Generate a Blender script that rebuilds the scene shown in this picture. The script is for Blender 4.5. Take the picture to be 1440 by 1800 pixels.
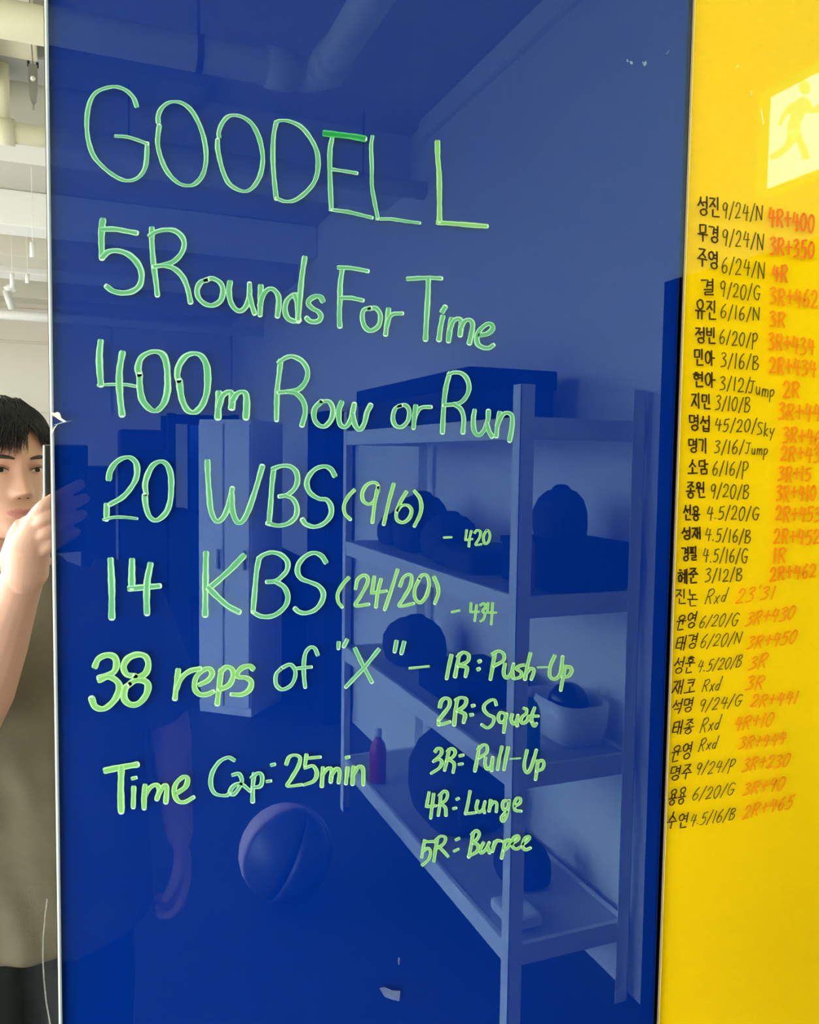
import bpy, bmesh, math, random
import numpy as np
from mathutils import Vector, Matrix, noise
random.seed(7)
for o in list(bpy.data.objects): bpy.data.objects.remove(o)
S = bpy.context.scene
COL = S.collection
# ------------------------------------------------------------------ camera
# world: board glass front is the plane y=0, the room is y<0, z up, floor z=0
F = 1442.0
def nrm(v): v = np.array(v, float); return v/np.linalg.norm(v)
_d = nrm([-310, 22176, F])
_n = np.array([-580, -102, F], float); _n -= _d*(_n@_d); _n = nrm(_n)
_x = np.cross(_d, _n)
RM = np.array([_x, _n, -_d])                 # world = RM @ (cam right, cam down, cam forward)
CP = np.array([0, -.6, 1.58])
cr = Vector(RM@[1, 0, 0]); cu = Vector(-(RM@[0, 1, 0])); cf = Vector(RM@[0, 0, 1])
cd = bpy.data.cameras.new('camera'); cam = bpy.data.objects.new('camera', cd); COL.objects.link(cam)
cd.sensor_fit = 'HORIZONTAL'; cd.sensor_width = 36; cd.lens = 36*F/1440
cd.clip_start = .005; cd.clip_end = 60
cam.matrix_world = Matrix(((cr.x, cu.x, -cf.x, CP[0]), (cr.y, cu.y, -cf.y, CP[1]), (cr.z, cu.z, -cf.z, CP[2]), (0, 0, 0, 1)))
S.camera = cam
# ------------------------------------------------------------------ world, light, exposure
W = bpy.data.worlds.new('sky'); S.world = W; W.use_nodes = True
bg = W.node_tree.nodes['Background']; bg.inputs[0].default_value = (.93, .98, 1.0, 1); bg.inputs[1].default_value = 16.5
# overcast sky above the horizon, dull ground below it
_nt = W.node_tree; _g = _nt.nodes.new('ShaderNodeTexCoord'); _s = _nt.nodes.new('ShaderNodeSeparateXYZ'); _r = _nt.nodes.new('ShaderNodeValToRGB')
_nt.links.new(_g.outputs['Generated'], _s.inputs[0]); _nt.links.new(_s.outputs[2], _r.inputs[0]); _nt.links.new(_r.outputs[0], bg.inputs[0])
_r.color_ramp.elements[0].position = 0.0; _r.color_ramp.elements[0].color = (.26, .25, .23, 1)
_r.color_ramp.elements[1].position = 0.03; _r.color_ramp.elements[1].color = (.93, .98, 1.0, 1)
S.view_settings.view_transform = 'Standard'; S.view_settings.look = 'None'
S.view_settings.exposure = 0.36; S.view_settings.gamma = 1; S.view_settings.use_curve_mapping = False
def area(name, loc, rot, sx, sy, power=0, color=(1, 1, 1), portal=False):
    l = bpy.data.lights.new(name, 'AREA'); l.shape = 'RECTANGLE'; l.size = sx; l.size_y = sy
    l.energy = power; l.color = color
    if portal: l.cycles.is_portal = True
    o = bpy.data.objects.new(name, l); COL.objects.link(o); o.location = loc; o.rotation_euler = rot
    return o
WIN = [(-.12, -2.3), (-2.7, -4.5), (-4.9, -6.7)]          # window openings in the left wall (y ranges)
WZS = [(.10, 2.2), (.10, 2.75), (.10, 2.75)]
XL, XR, YB, ZC = -2.6, 1.5, -8.2, 3.13
for (a, b), WZ in zip(WIN, WZS):
    area('daylight', (XL-.1, (a+b)/2, (WZ[0]+WZ[1])/2), (0, -math.pi/2, 0), WZ[1]-WZ[0], a-b, 1, portal=True)

# ------------------------------------------------------------------ helpers
R_ = [[float(v) for v in r] for r in RM]; C_ = [float(v) for v in CP]
def ray(px, py): return RM@np.array([px-720, py-900, F])
def onwall(px, py, y=0.0):
    """photo pixel -> point on the plane y (board plane for y=0)"""
    a, b, c = px-720, py-900, F
    dx = R_[0][0]*a+R_[0][1]*b+R_[0][2]*c; dy = R_[1][0]*a+R_[1][1]*b+R_[1][2]*c; dz = R_[2][0]*a+R_[2][1]*b+R_[2][2]*c
    t = (y-C_[1])/dy; return (C_[0]+dx*t, y, C_[2]+dz*t)
def refl(px, py, Y):
    """photo pixel seen in the mirror/glass, at distance Y in front of the board -> real point in the room"""
    p = onwall(px, py, Y); return Vector((p[0], -p[1], p[2]))

def mesh_obj(name, verts, faces, mat, parent=None, smooth=False):
    me = bpy.data.meshes.new(name); me.from_pydata([tuple(v) for v in verts], [], faces)
    me.materials.append(mat)
    if smooth: me.polygons.foreach_set('use_smooth', [True]*len(me.polygons))
    o = bpy.data.objects.new(name, me); COL.objects.link(o)
    if parent: o.parent = parent
    return o
def tag(o, label, cat, group=None, kind=None):
    o['label'] = label; o['category'] = cat
    if group: o['group'] = group
    return o
def empty(name, loc, label, cat, group=None, rz=0):
    o = bpy.data.objects.new(name, None); COL.objects.link(o); o.location = loc; o.rotation_euler = (0, 0, rz)
    o.empty_display_size = .1
    return tag(o, label, cat, group)
class MB:
    def __init__(s): s.v = []; s.f = []
    def add(s, vs, fs):
        n = len(s.v); s.v += [tuple(v) for v in vs]; s.f += [tuple(i+n for i in f) for f in fs]
    def box(s, x0, x1, y0, y1, z0, z1, b=0.0):
        if x0 > x1: x0, x1 = x1, x0
        if y0 > y1: y0, y1 = y1, y0
        if z0 > z1: z0, z1 = z1, z0
        if b <= 0:
            s.add([(x, y, z) for x in (x0, x1) for y in (y0, y1) for z in (z0, z1)],
                  [(0, 1, 3, 2), (4, 6, 7, 5), (0, 4, 5, 1), (2, 3, 7, 6), (0, 2, 6, 4), (1, 5, 7, 3)]); return
        bm = bmesh.new(); bmesh.ops.create_cube(bm, size=1)
        for v in bm.verts: v.co = Vector(((x0+x1)/2+v.co.x*(x1-x0), (y0+y1)/2+v.co.y*(y1-y0), (z0+z1)/2+v.co.z*(z1-z0)))
        bmesh.ops.bevel(bm, geom=bm.edges[:], offset=b, segments=2, affect='EDGES', profile=.6)
        bm.verts.index_update()
        s.add([v.co.copy() for v in bm.verts], [tuple(v.index for v in f.verts) for f in bm.faces]); bm.free()
    def loft(s, rings, cap=True):
        n = len(rings[0]); base = len(s.v)
        for r in rings: s.v += [tuple(p) for p in r]
        for i in range(len(rings)-1):
            for j in range(n):
                a = base+i*n+j; b = base+i*n+(j+1) % n
                s.f.append((a, b, b+n, a+n))
        if cap:
            s.f.append(tuple(base+j for j in range(n))[::-1]); e = base+(len(rings)-1)*n
            s.f.append(tuple(e+j for j in range(n)))
    def tube(s, pts, rad, n=10, cap=True, flat=1.0, side=None, round_end=False):
        """tapered tube through pts; rad scalar/list; flat scales the second axis"""
        pts = [Vector(p) for p in pts]
        if not hasattr(rad, '__len__'): rad = [rad]*len(pts)
        rad = list(rad)
        if round_end:
            d0 = (pts[0]-pts[1]).normalized(); d1 = (pts[-1]-pts[-2]).normalized()
            r0, r1 = rad[0], rad[-1]
            pts = [pts[0]+d0*r0*.95, pts[0]+d0*r0*.7]+pts+[pts[-1]+d1*r1*.7, pts[-1]+d1*r1*.95]
            rad = [r0*.3, r0*.72]+rad+[r1*.72, r1*.3]
        t0 = (pts[1]-pts[0]).normalized()
        up = Vector(side) if side is not None else (Vector((0, 0, 1)) if abs(t0.z) < .9 else Vector((1, 0, 0)))
        rings = []
        for i, p in enumerate(pts):
            t = (pts[min(i+1, len(pts)-1)]-pts[max(i-1, 0)]).normalized()
            a = up-t*up.dot(t)
            if a.length < 1e-5: a = t.orthogonal()
            a.normalize(); b = t.cross(a); up = a
            rings.append([p+(a*math.cos(k*2*math.pi/n)+b*flat*math.sin(k*2*math.pi/n))*rad[i] for k in range(n)])
        s.loft(rings, cap)
    def ball(s, c, rx, ry=None, rz=None, n=16, m=10, rot=None):
        ry = ry or rx; rz = rz or rx; c = Vector(c); rings = []
        for i in range(m+1):
            t = math.pi*(i+.02)/(m+.04)
            ring = []
            for k in range(n):
                a = 2*math.pi*k/n
                v = Vector((rx*math.sin(t)*math.cos(a), ry*math.sin(t)*math.sin(a), -rz*math.cos(t)))
                if rot is not None: v = rot@v
                ring.append(c+v)
            rings.append(ring)
        s.loft(rings)
    def build(s, name, mat, parent=None, smooth=False): return mesh_obj(name, s.v, s.f, mat, parent, smooth)
def catmull(P, sub=6):
    P = [Vector(p) for p in P]
    if len(P) < 3: return P
    Q = [P[0]*2-P[1]]+P+[P[-1]*2-P[-2]]; out = []
    for i in range(1, len(Q)-2):
        a, b, c, d = Q[i-1:i+3]
        for k in range(sub):
            t = k/sub
            out.append(.5*((2*b)+(c-a)*t+(2*a-5*b+4*c-d)*t*t+(3*b-a-3*c+d)*t*t*t))
    out.append(P[-1]); return out

# ------------------------------------------------------------------ materials
def srgb(r, g, b):
    f = lambda c: (c/255/12.92) if c/255 <= .04045 else ((c/255+.055)/1.055)**2.4
    return (f(r), f(g), f(b), 1)
def mat(name, col, rough=.5, metal=0, spec=.5, var=0, vscale=8, bump=0, bscale=200, emit=None, estr=0, coat=0, stretch=None):
    m = bpy.data.materials.new(name); m.use_nodes = True; nt = m.node_tree; B = nt.nodes['Principled BSDF']
    B.inputs['Base Color'].default_value = col; B.inputs['Roughness'].default_value = rough
    B.inputs['Metallic'].default_value = metal; B.inputs['Specular IOR Level'].default_value = spec
    if coat: B.inputs['Coat Weight'].default_value = coat
    tc = nt.nodes.new('ShaderNodeTexCoord'); src = tc.outputs['Object']
    if stretch:
        mp = nt.nodes.new('ShaderNodeMapping'); mp.inputs['Scale'].default_value = stretch
        nt.links.new(src, mp.inputs[0]); src = mp.outputs[0]
    if var:
        n = nt.nodes.new('ShaderNodeTexNoise'); n.inputs['Scale'].default_value = vscale; n.inputs['Detail'].default_value = 5
        nt.links.new(src, n.inputs['Vector'])
        r = nt.nodes.new('ShaderNodeValToRGB')
        r.color_ramp.elements[0].position = .3; r.color_ramp.elements[1].position = .7
        r.color_ramp.elements[0].color = tuple(c*(1-var) for c in col[:3])+(1,)
        r.color_ramp.elements[1].color = tuple(min(1, c*(1+var)) for c in col[:3])+(1,)
        nt.links.new(n.outputs['Fac'], r.inputs[0]); nt.links.new(r.outputs[0], B.inputs['Base Color'])
    if bump:
        n = nt.nodes.new('ShaderNodeTexNoise'); n.inputs['Scale'].default_value = bscale; n.inputs['Detail'].default_value = 4
        nt.links.new(src, n.inputs['Vector'])
        b = nt.nodes.new('ShaderNodeBump'); b.inputs['Strength'].default_value = bump; b.inputs['Distance'].default_value = .002
        nt.links.new(n.outputs['Fac'], b.inputs['Height']); nt.links.new(b.outputs[0], B.inputs['Normal'])
    if emit: B.inputs['Emission Color'].default_value = emit; B.inputs['Emission Strength'].default_value = estr
    return m
def glass_sheet_mat(name, k, tint, rough=.0, bump=.0, bscale=6):
    """clear sheet in front of paint: reflection by angle, otherwise see-through"""
    m = bpy.data.materials.new(name); m.use_nodes = True; nt = m.node_tree; nt.nodes.clear()
    out = nt.nodes.new('ShaderNodeOutputMaterial'); mix = nt.nodes.new('ShaderNodeMixShader')
    tr = nt.nodes.new('ShaderNodeBsdfTransparent'); gl = nt.nodes.new('ShaderNodeBsdfGlossy')
    gl.inputs['Roughness'].default_value = rough; gl.inputs['Color'].default_value = tint
    fr = nt.nodes.new('ShaderNodeFresnel'); fr.inputs['IOR'].default_value = 1.5
    geo = nt.nodes.new('ShaderNodeNewGeometry'); inv = nt.nodes.new('ShaderNodeMath'); inv.operation = 'SUBTRACT'; inv.inputs[0].default_value = k
    mul = nt.nodes.new('ShaderNodeMath'); mul.operation = 'MULTIPLY'
    sc = nt.nodes.new('ShaderNodeMath'); sc.operation = 'MULTIPLY'; sc.inputs[1].default_value = k
    nt.links.new(geo.outputs['Backfacing'], sc.inputs[0]); nt.links.new(sc.outputs[0], inv.inputs[1])
    # k*F for small F, never above one at grazing angles:  F*(k-(k-1)*F)
    m1 = nt.nodes.new('ShaderNodeMath'); m1.operation = 'MULTIPLY_ADD'; m1.inputs[1].default_value = -(k-1)/k; m1.inputs[2].default_value = 1
    m2 = nt.nodes.new('ShaderNodeMath'); m2.operation = 'MULTIPLY'
    nt.links.new(fr.outputs[0], m1.inputs[0]); nt.links.new(fr.outputs[0], m2.inputs[0]); nt.links.new(m1.outputs[0], m2.inputs[1])
    nt.links.new(m2.outputs[0], mul.inputs[0]); nt.links.new(inv.outputs[0], mul.inputs[1])
    mul.use_clamp = True
    if bump:
        tc = nt.nodes.new('ShaderNodeTexCoord'); n = nt.nodes.new('ShaderNodeTexNoise'); n.inputs['Scale'].default_value = bscale
        n.inputs['Detail'].default_value = 2
        b = nt.nodes.new('ShaderNodeBump'); b.inputs['Strength'].default_value = bump; b.inputs['Distance'].default_value = .01
        nt.links.new(tc.outputs['Object'], n.inputs['Vector']); nt.links.new(n.outputs['Fac'], b.inputs['Height'])
        nt.links.new(b.outputs[0], gl.inputs['Normal'])
    nt.links.new(mul.outputs[0], mix.inputs[0]); nt.links.new(tr.outputs[0], mix.inputs[1]); nt.links.new(gl.outputs[0], mix.inputs[2])
    nt.links.new(mix.outputs[0], out.inputs[0]); return m
def ink_mat(name, edge, mid, rough=.35, alpha=1.0):
    """marker ink: streaked along the stroke, paler rims where the ink piles up"""
    m = bpy.data.materials.new(name); m.use_nodes = True; nt = m.node_tree; B = nt.nodes['Principled BSDF']
    B.inputs['Roughness'].default_value = rough; B.inputs['Specular IOR Level'].default_value = .08
    uv = nt.nodes.new('ShaderNodeUVMap'); uv.uv_map = 'uv'
    sep = nt.nodes.new('ShaderNodeSeparateXYZ'); nt.links.new(uv.outputs[0], sep.inputs[0])
    ramp = nt.nodes.new('ShaderNodeValToRGB'); e = ramp.color_ramp.elements
    e[0].position = 0; e[0].color = edge; e[1].position = 1; e[1].color = edge
    a = ramp.color_ramp.elements.new(.16); a.color = edge
    a = ramp.color_ramp.elements.new(.30); a.color = mid
    a = ramp.color_ramp.elements.new(.74); a.color = mid
    a = ramp.color_ramp.elements.new(.88); a.color = edge
    mp = nt.nodes.new('ShaderNodeMapping'); mp.inputs['Scale'].default_value = (5, .35, 1)
    n = nt.nodes.new('ShaderNodeTexNoise'); n.inputs['Scale'].default_value = 1; n.inputs['Detail'].default_value = 3
    nt.links.new(uv.outputs[0], mp.inputs[0]); nt.links.new(mp.outputs[0], n.inputs['Vector'])
    add = nt.nodes.new('ShaderNodeMath'); add.operation = 'MULTIPLY_ADD'; add.inputs[1].default_value = .8; 
    nt.links.new(n.outputs['Fac'], add.inputs[0])
    sub = nt.nodes.new('ShaderNodeMath'); sub.operation = 'SUBTRACT'; sub.inputs[1].default_value = .40
    nt.links.new(sep.outputs[0], sub.inputs[0]); nt.links.new(sub.outputs[0], add.inputs[2])
    nt.links.new(add.outputs[0], ramp.inputs[0]); nt.links.new(ramp.outputs[0], B.inputs['Base Color'])
    B.inputs['Alpha'].default_value = alpha
    return m
M = {}
M['blue'] = mat('blue_back_paint', (.0001, .021, .225, 1), .6, var=.05, vscale=2.5, spec=.0)
M['yellow'] = mat('yellow_back_paint', (.95, .63, .002, 1), .6, var=.025, vscale=3, spec=.0)
M['glass'] = glass_sheet_mat('clear_glass_over_blue', 2.25, (.50, .79, 1, 1), .004, 0, 5)
M['glass_y'] = glass_sheet_mat('clear_glass_over_yellow', 0.6, (.8, .9, 1, 1), .010, 0, 5)
M['mirror'] = mat('silvered_mirror', (.93, .95, .93, 1), 0.0, 1.0)
M['edge_w'] = mat('polished_pale_edge', srgb(212, 216, 210), .25, var=.1, vscale=12)
M['edge_g'] = mat('grey_green_glass_edge', srgb(150, 165, 165), .2, var=.15, vscale=20)
M['edge_p'] = mat('pinkish_glass_edge', srgb(170, 150, 130), .2)
M['dark'] = mat('shadow_gap_black', (.012, .012, .02, 1), .8)
M['wall'] = mat('white_wall_paint', srgb(226, 225, 216), .85, var=.02, vscale=1.5)
M['wall_b'] = mat('warm_grey_wall_paint', srgb(224, 219, 206), .85, var=.03, vscale=1.2, bump=.15, bscale=120)
M['ceil'] = mat('painted_concrete_ceiling', srgb(192, 190, 178), .9, var=.05, vscale=2, bump=.3, bscale=40)
M['beam'] = mat('painted_concrete_beam', srgb(206, 203, 188), .9, var=.05, vscale=3, bump=.3, bscale=40)
M['pipe'] = mat('cream_pipe_paint', srgb(232, 228, 200), .4, var=.02)
M['floor'] = mat('black_speckled_rubber', (.018, .018, .02, 1), .7, var=.5, vscale=120, bump=.3, bscale=300)
M['white'] = mat('white_powder_coat', srgb(236, 237, 234), .4)
M['plastic'] = mat('white_plastic', srgb(232, 232, 230), .35)
M['black'] = mat('black_fabric', (.012, .013, .016, 1), .85, bump=.4, bscale=500)
M['blackgl'] = mat('black_plastic', (.01, .01, .012, 1), .25)
M['grey'] = mat('grey_metal', srgb(150, 150, 146), .35, .6)
M['greyp'] = mat('light_grey_panel', srgb(176, 178, 176), .5)
M['navy'] = mat('navy_door_paint', (.006, .008, .020, 1), .8, spec=.15)
M['trimw'] = mat('white_trim_paint', srgb(232, 230, 222), .45)
M['amber'] = mat('amber_plastic', srgb(190, 110, 60), .2)
M['red'] = mat('red_plastic', srgb(170, 30, 40), .3)
M['green'] = mat('green_plastic', srgb(30, 120, 90), .3)
M['pink'] = mat('pale_pink_vinyl', srgb(220, 180, 185), .5)
M['cabw'] = mat('white_cabinet_paint', srgb(235, 236, 236), .5)
M['cabg'] = mat('pale_grey_cabinet_paint', srgb(165, 168, 175), .5)
M['silver'] = mat('silver_phone_frame', srgb(128, 128, 122), .45, .5)
M['phoneback'] = mat('dark_green_phone_back', (.035, .042, .038, 1), .3)
M['ink_green'] = ink_mat('green_marker_ink', srgb(166, 218, 172), srgb(92, 168, 114))
M['ink_bright'] = ink_mat('bright_green_marker_ink', srgb(166, 216, 146), srgb(122, 184, 106))
M['ink_deep'] = ink_mat('deep_green_marker_ink', srgb(80, 185, 100), srgb(36, 145, 68))
M['ink_dot'] = mat('pale_ink_blob', srgb(195, 232, 196), .4)
M['ink_black'] = ink_mat('black_marker_ink', (.035, .014, .003, 1), (.012, .006, .003, 1), .4, .93)
M['ink_thin'] = ink_mat('thin_dark_marker_ink', (.10, .075, .004, 1), (.045, .035, .004, 1), .4, .86)
M['ink_orange'] = ink_mat('orange_marker_ink', (.90, .27, .004, 1), (.92, .23, .002, 1), .5, .8)
M['ink_red'] = ink_mat('red_orange_marker_ink', (.85, .20, .012, 1), (.86, .15, .008, 1), .5, .85)
M['sign_w'] = mat('lit_sign_white', (.9, 1, .95, 1), .4, emit=(.92, 1, .94, 1), estr=9.5)
M['sign_g'] = mat('lit_sign_green', (.05, .5, .2, 1), .4, emit=(.05, .95, .42, 1), estr=6.5)
M['sign_b'] = mat('sign_case_green', (.1, .5, .15, 1), .4, emit=(.06, .8, .20, 1), estr=2.4)
M['brow'] = mat('eyebrow_hair', (.06, .04, .032, 1), .7)
M['tint'] = bpy.data.materials.new('blue_tinted_glass'); M['tint'].use_nodes = True; _nt = M['tint'].node_tree; _nt.nodes.clear()
_t = _nt.nodes.new('ShaderNodeBsdfTransparent'); _t.inputs[0].default_value = (.07, .11, .22, 1); _o = _nt.nodes.new('ShaderNodeOutputMaterial'); _nt.links.new(_t.outputs[0], _o.inputs[0])
M['fill_tube_bright'] = mat('bright_fill_tube', (1, 1, 1, 1), .4, emit=(1, .96, .88, 1), estr=60)  # added fill tube out of view, brightens the shelving and forearm
M['tube'] = mat('fill_tube', (1, 1, 1, 1), .4, emit=(1, .96, .86, 1), estr=26)  # added fill tubes out of view, lift the ceiling

# ------------------------------------------------------------------ setting
def struct(name, mb, m, parent=None):
    o = mb.build(name, m, parent)
    if parent is None: o['kind'] = 'structure'
    return o
b = MB(); b.box(XL-.3, XR+.3, YB-.3, .3, -.12, 0); fl = struct('floor', b, M['floor'])
b = MB(); b.box(XL-.3, XR+.3, YB-.3, .3, ZC, ZC+.15); ce = struct('ceiling', b, M['ceil'])
b = MB(); b.box(XL-.3, XR+.3, .016, .3, 0, ZC); struct('wall_front', b, M['wall'])
gx0, gx1, gz = refl(330, 900, -YB).x, refl(363, 900, -YB).x, 1.95
b = MB(); b.box(XL-.3, gx0, YB-.3, YB, 0, ZC); b.box(gx1, XR+.3, YB-.3, YB, 0, ZC); b.box(gx0, gx1, YB-.3, YB, gz, ZC); wb = struct('wall_back', b, M['wall_b'])
d2 = bpy.data.objects.new('door_2', None); COL.objects.link(d2); d2.location = (gx0, YB-.1, 0); d2['kind'] = 'structure'
q = MB(); q.box(gx0, gx0+.03, YB-.14, YB-.06, .001, gz); q.box(gx1-.03, gx1, YB-.14, YB-.06, .001, gz); q.box(gx0+.03, gx1-.03, YB-.14, YB-.06, gz-.05, gz-.001); q.box(gx0+.03, gx1-.03, YB-.14, YB-.06, .001, .08); q.box(gx0+.03, gx1-.03, YB-.14, YB-.06, .95, 1.0)
q = q.build('door_frame', M['navy']); q.parent = d2; q.matrix_parent_inverse = Matrix.Translation(-Vector(d2.location))
q = MB(); q.box(gx0+.03, gx1-.03, YB-.105, YB-.095, .08, gz-.05)
q = q.build('pane', M['tint']); q.parent = d2; q.matrix_parent_inverse = Matrix.Translation(-Vector(d2.location))
# back wall: upper panels divided by recessed joints, as seen in the mirror
for k, (z0, z1) in enumerate([(1.2, 2.636), (2.66, 2.97)]):
    for j in range(2):
        q = MB(); q.box(XL+.02+j*2.9, min(XR-.01, XL+.02+j*2.9+2.88), YB, YB+.02, max(z0, 1.98), z1, .006); q.build('wall_panel', M['wall_b'], wb)
# right wall with the door opening and the exit sign over it
DY0, DY1, DZ = -.32, -1.252, 2.07
b = MB(); b.box(XR, XR+.3, DY0, .3, 0, ZC); b.box(XR, XR+.3, YB-.3, DY1, 0, ZC); b.box(XR, XR+.3, DY1, DY0, DZ, ZC)
wr = struct('wall_right', b, M['wall'])
q = MB(); q.box(XR-.035, XR, -3.0, -.0+.0, ZC-.09, ZC, .006); q = q.build('trim_1', M['trimw']); q['kind'] = 'structure'
# door: dark leaf in a dark frame
dr = bpy.data.objects.new('door_1', None); COL.objects.link(dr); dr.location = (XR+.05, DY1, 0); dr['kind'] = 'structure'
def local(o, p): p.parent = o; p.matrix_parent_inverse = Matrix.Translation(-Vector(o.location)); return p
q = MB(); q.box(XR+.02, XR+.06, DY1+.05, DY0-.05, 0.005, DZ-.05, .003); local(dr, q.build('door_leaf', M['navy']))
q = MB(); q.box(XR-.015, XR+.1, DY1, DY1+.05, 0, DZ); q.box(XR-.015, XR+.1, DY0-.05, DY0, 0, DZ); q.box(XR-.015, XR+.1, DY1+.05, DY0-.05, DZ-.05, DZ)
local(dr, q.build('door_frame', M['navy']))
q = MB(); q.tube([(XR+.02, DY0-.12, 1.0), (XR-.045, DY0-.12, 1.0), (XR-.045, DY0-.24, 1.0)], .009, 10); local(dr, q.build('door_handle', M['grey']))
# left wall, three window openings
b = MB()
ys = [.3]+[v for w in WIN for v in w]+[YB-.3]
for i in range(0, len(ys), 2): b.box(XL-.2, XL, ys[i+1], ys[i], 0, ZC)
for (a, c), WZ in zip(WIN, WZS): b.box(XL-.2, XL, c, a, 0, WZ[0]); b.box(XL-.2, XL, c, a, WZ[1], ZC)
struct('wall_left', b, M['wall'])
for i, (a, c) in enumerate(WIN):
    WZ = WZS[i]
    w = bpy.data.objects.new('window_%d' % (i+1), None); COL.objects.link(w); w.location = (XL-.1, a, WZ[0]); w['kind'] = 'structure'
    f = MB(); X0, X1 = XL-.12, XL-.06
    f.box(X0, X1, c, a, WZ[0], WZ[0]+.05); f.box(X0, X1, c, a, WZ[1]-.05, WZ[1])
    for yy in (a-.05, (a+c)/2-.02, c): f.box(X0, X1, yy, yy+.05, WZ[0]+.05, WZ[1]-.05)
    local(w, f.build('window_frame', M['trimw']))
    s = MB(); s.box(XL-.02, XL+.06, c-.04, a+.04, WZ[0]-.035, WZ[0]-.001, .005); local(w, s.build('window_sill', M['trimw']))
# ceiling beams
def beam(x0, x1, y0, y1, z0, n, m='beam'): q = MB(); q.box(x0, x1, y0, y1, z0, ZC+.01, .004); o = q.build('trim_%d' % n, M[m]); o['kind'] = 'structure'
beam(XL, XR, -3.52, -3.18, 2.87, 2, 'wall')
beam(XL, XR, -5.75, -5.40, 2.86, 3)
beam(-.55, -.30, -3.10, -1.5, 2.97, 4)
beam(XL, XR, -7.9, -7.6, 2.97, 5)

# ------------------------------------------------------------------ pipes, added fill lamps and hangers under the ceiling
def pipe(name, pts, r, label, mt='pipe', bands=()):
    root = empty(name, pts[0], label, 'pipe')
    q = MB(); q.tube(pts, r, 20); local(root, q.build('pipe_run', M[mt], smooth=True))
    for (p, d, rr, L) in bands:
        d = Vector(d); p = Vector(p); q = MB(); q.tube([p-d*L/2, p+d*L/2], rr, 20); local(root, q.build('coupling', M[mt], smooth=True))
    for p in bands[:0]: pass
    return root
PZ = 2.80
ar = [(0.735-.07*(1-math.cos(t)), -2.04+.07*math.sin(t)) for t in [k*math.pi/10 for k in range(6)]]
el = [Vector((.665+.07*math.sin(t), -2.04+.07*(1-math.cos(t)), PZ)) for t in [k*math.pi/10 for k in range(6)]]
bigp = pipe('overhead_pipe', [Vector((XL+.001, -2.04, PZ)), Vector((.3, -2.04, PZ))]+el+[Vector((.735, -1.5, PZ)), Vector((.735, -.2, PZ))], .052,
     'thick cream pipe with an elbow running close under the ceiling', 'pipe',
     [((.60, -2.04, PZ), (1, 0, 0), .062, .09), ((.735, -1.93, PZ), (0, 1, 0), .062, .09), ((-.9, -2.04, PZ), (1, 0, 0), .060, .08)])
for x in (-1.9, -.65, .35):
    q = MB(); q.tube([(x, -2.04, PZ+.05), (x, -2.04, ZC)], .005, 8); q.tube([(x-.01, -2.04, PZ), (x+.01, -2.04, PZ)], .056, 20)
    local(bigp, q.build('pipe_hanger', M['grey']))
smp = pipe('sprinkler_pipe', [Vector((XL+.001, -3.0, 2.82)), Vector((XR-.001, -3.0, 2.82))], .040,
     'slim cream pipe running in front of the ceiling beam', 'pipe', [((-.255, -3.0, 2.82), (1, 0, 0), .050, .07), ((.8, -3.0, 2.82), (1, 0, 0), .05, .07)])
for x in (-1.5, .2, 1.2):
    q = MB(); q.tube([(x, -3.0, 2.86), (x, -3.0, ZC)], .004, 8); local(smp, q.build('pipe_hanger', M['grey']))
rp = refl(3, 200, 3.0)
q = MB(); q.tube([(rp.x, -3.0, 2.85), (rp.x, -3.0, ZC-.001)], .028, 16); local(smp, q.build('riser', M['pipe'], smooth=True))
farp = pipe('conduit_run', [Vector((XL+.001, -6.6, 2.66)), Vector((XR-.001, -6.6, 2.66))], .04, 'white pipe high across the far end of the room', 'white', [((-1.38, -6.6, 2.66), (1, 0, 0), .06, .12)])
q = MB(); q.box(XL, XR, -5.1, -4.85, 2.92, ZC-.001, .01); tag(q.build('air_duct', M['white']), 'flat white air duct across the ceiling beyond the first beam', 'duct')
q = MB(); q.box(XL, XR, -6.3, -6.05, 2.88, ZC-.001, .01); tag(q.build('air_duct', M['white']), 'flat white air duct farther from the mirror, near the end wall', 'duct')
q = MB(); q.box(-.9, -.13, -2.88, -2.40, 3.05, ZC-.001, .008); tag(q.build('ceiling_panel', M['pipe']), 'cream square ceiling unit between the two cream pipes', 'ceiling unit')
q = MB(); q.box(-2.5, .5, -3.14, -2.90, 3.07, ZC-.001, .008); o = q.build('trim_6', M['greyp']); o['kind'] = 'structure'  # grey cable tray under the ceiling, kept as structure
def wallpt(px, py, Y): return refl(px, py, Y)
def fill_lamp(x, y, n, tm='tube'):  # unseen lamps, added only for the light they give
    r = empty('fill_tube_lamp', (x, y, ZC), 'added fluorescent fill lamp out of view, '+n, 'lamp', 'added fill lamps by the windows')
    q = MB(); q.box(-.04, .04, -.62, .62, -.30, -.26, .006); q.build('fill_lamp_body', M['white'], r)
    q = MB(); q.tube([(0, -.6, -.32), (0, .6, -.32)], .014, 12); q.build('tube', M[tm], r, True)
    for yy in (-.4, .4): q = MB(); q.tube([(0, yy, -.26), (0, yy, 0)], .003, 6); q.build('wire', M['grey'], r)
fill_lamp(-2.2, -.75, 'beside the mirror wall', 'fill_tube_bright'); fill_lamp(-1.6, -4.3, 'between the two beams'); fill_lamp(-1.6, -7.0, 'farthest from the mirror')
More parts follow.
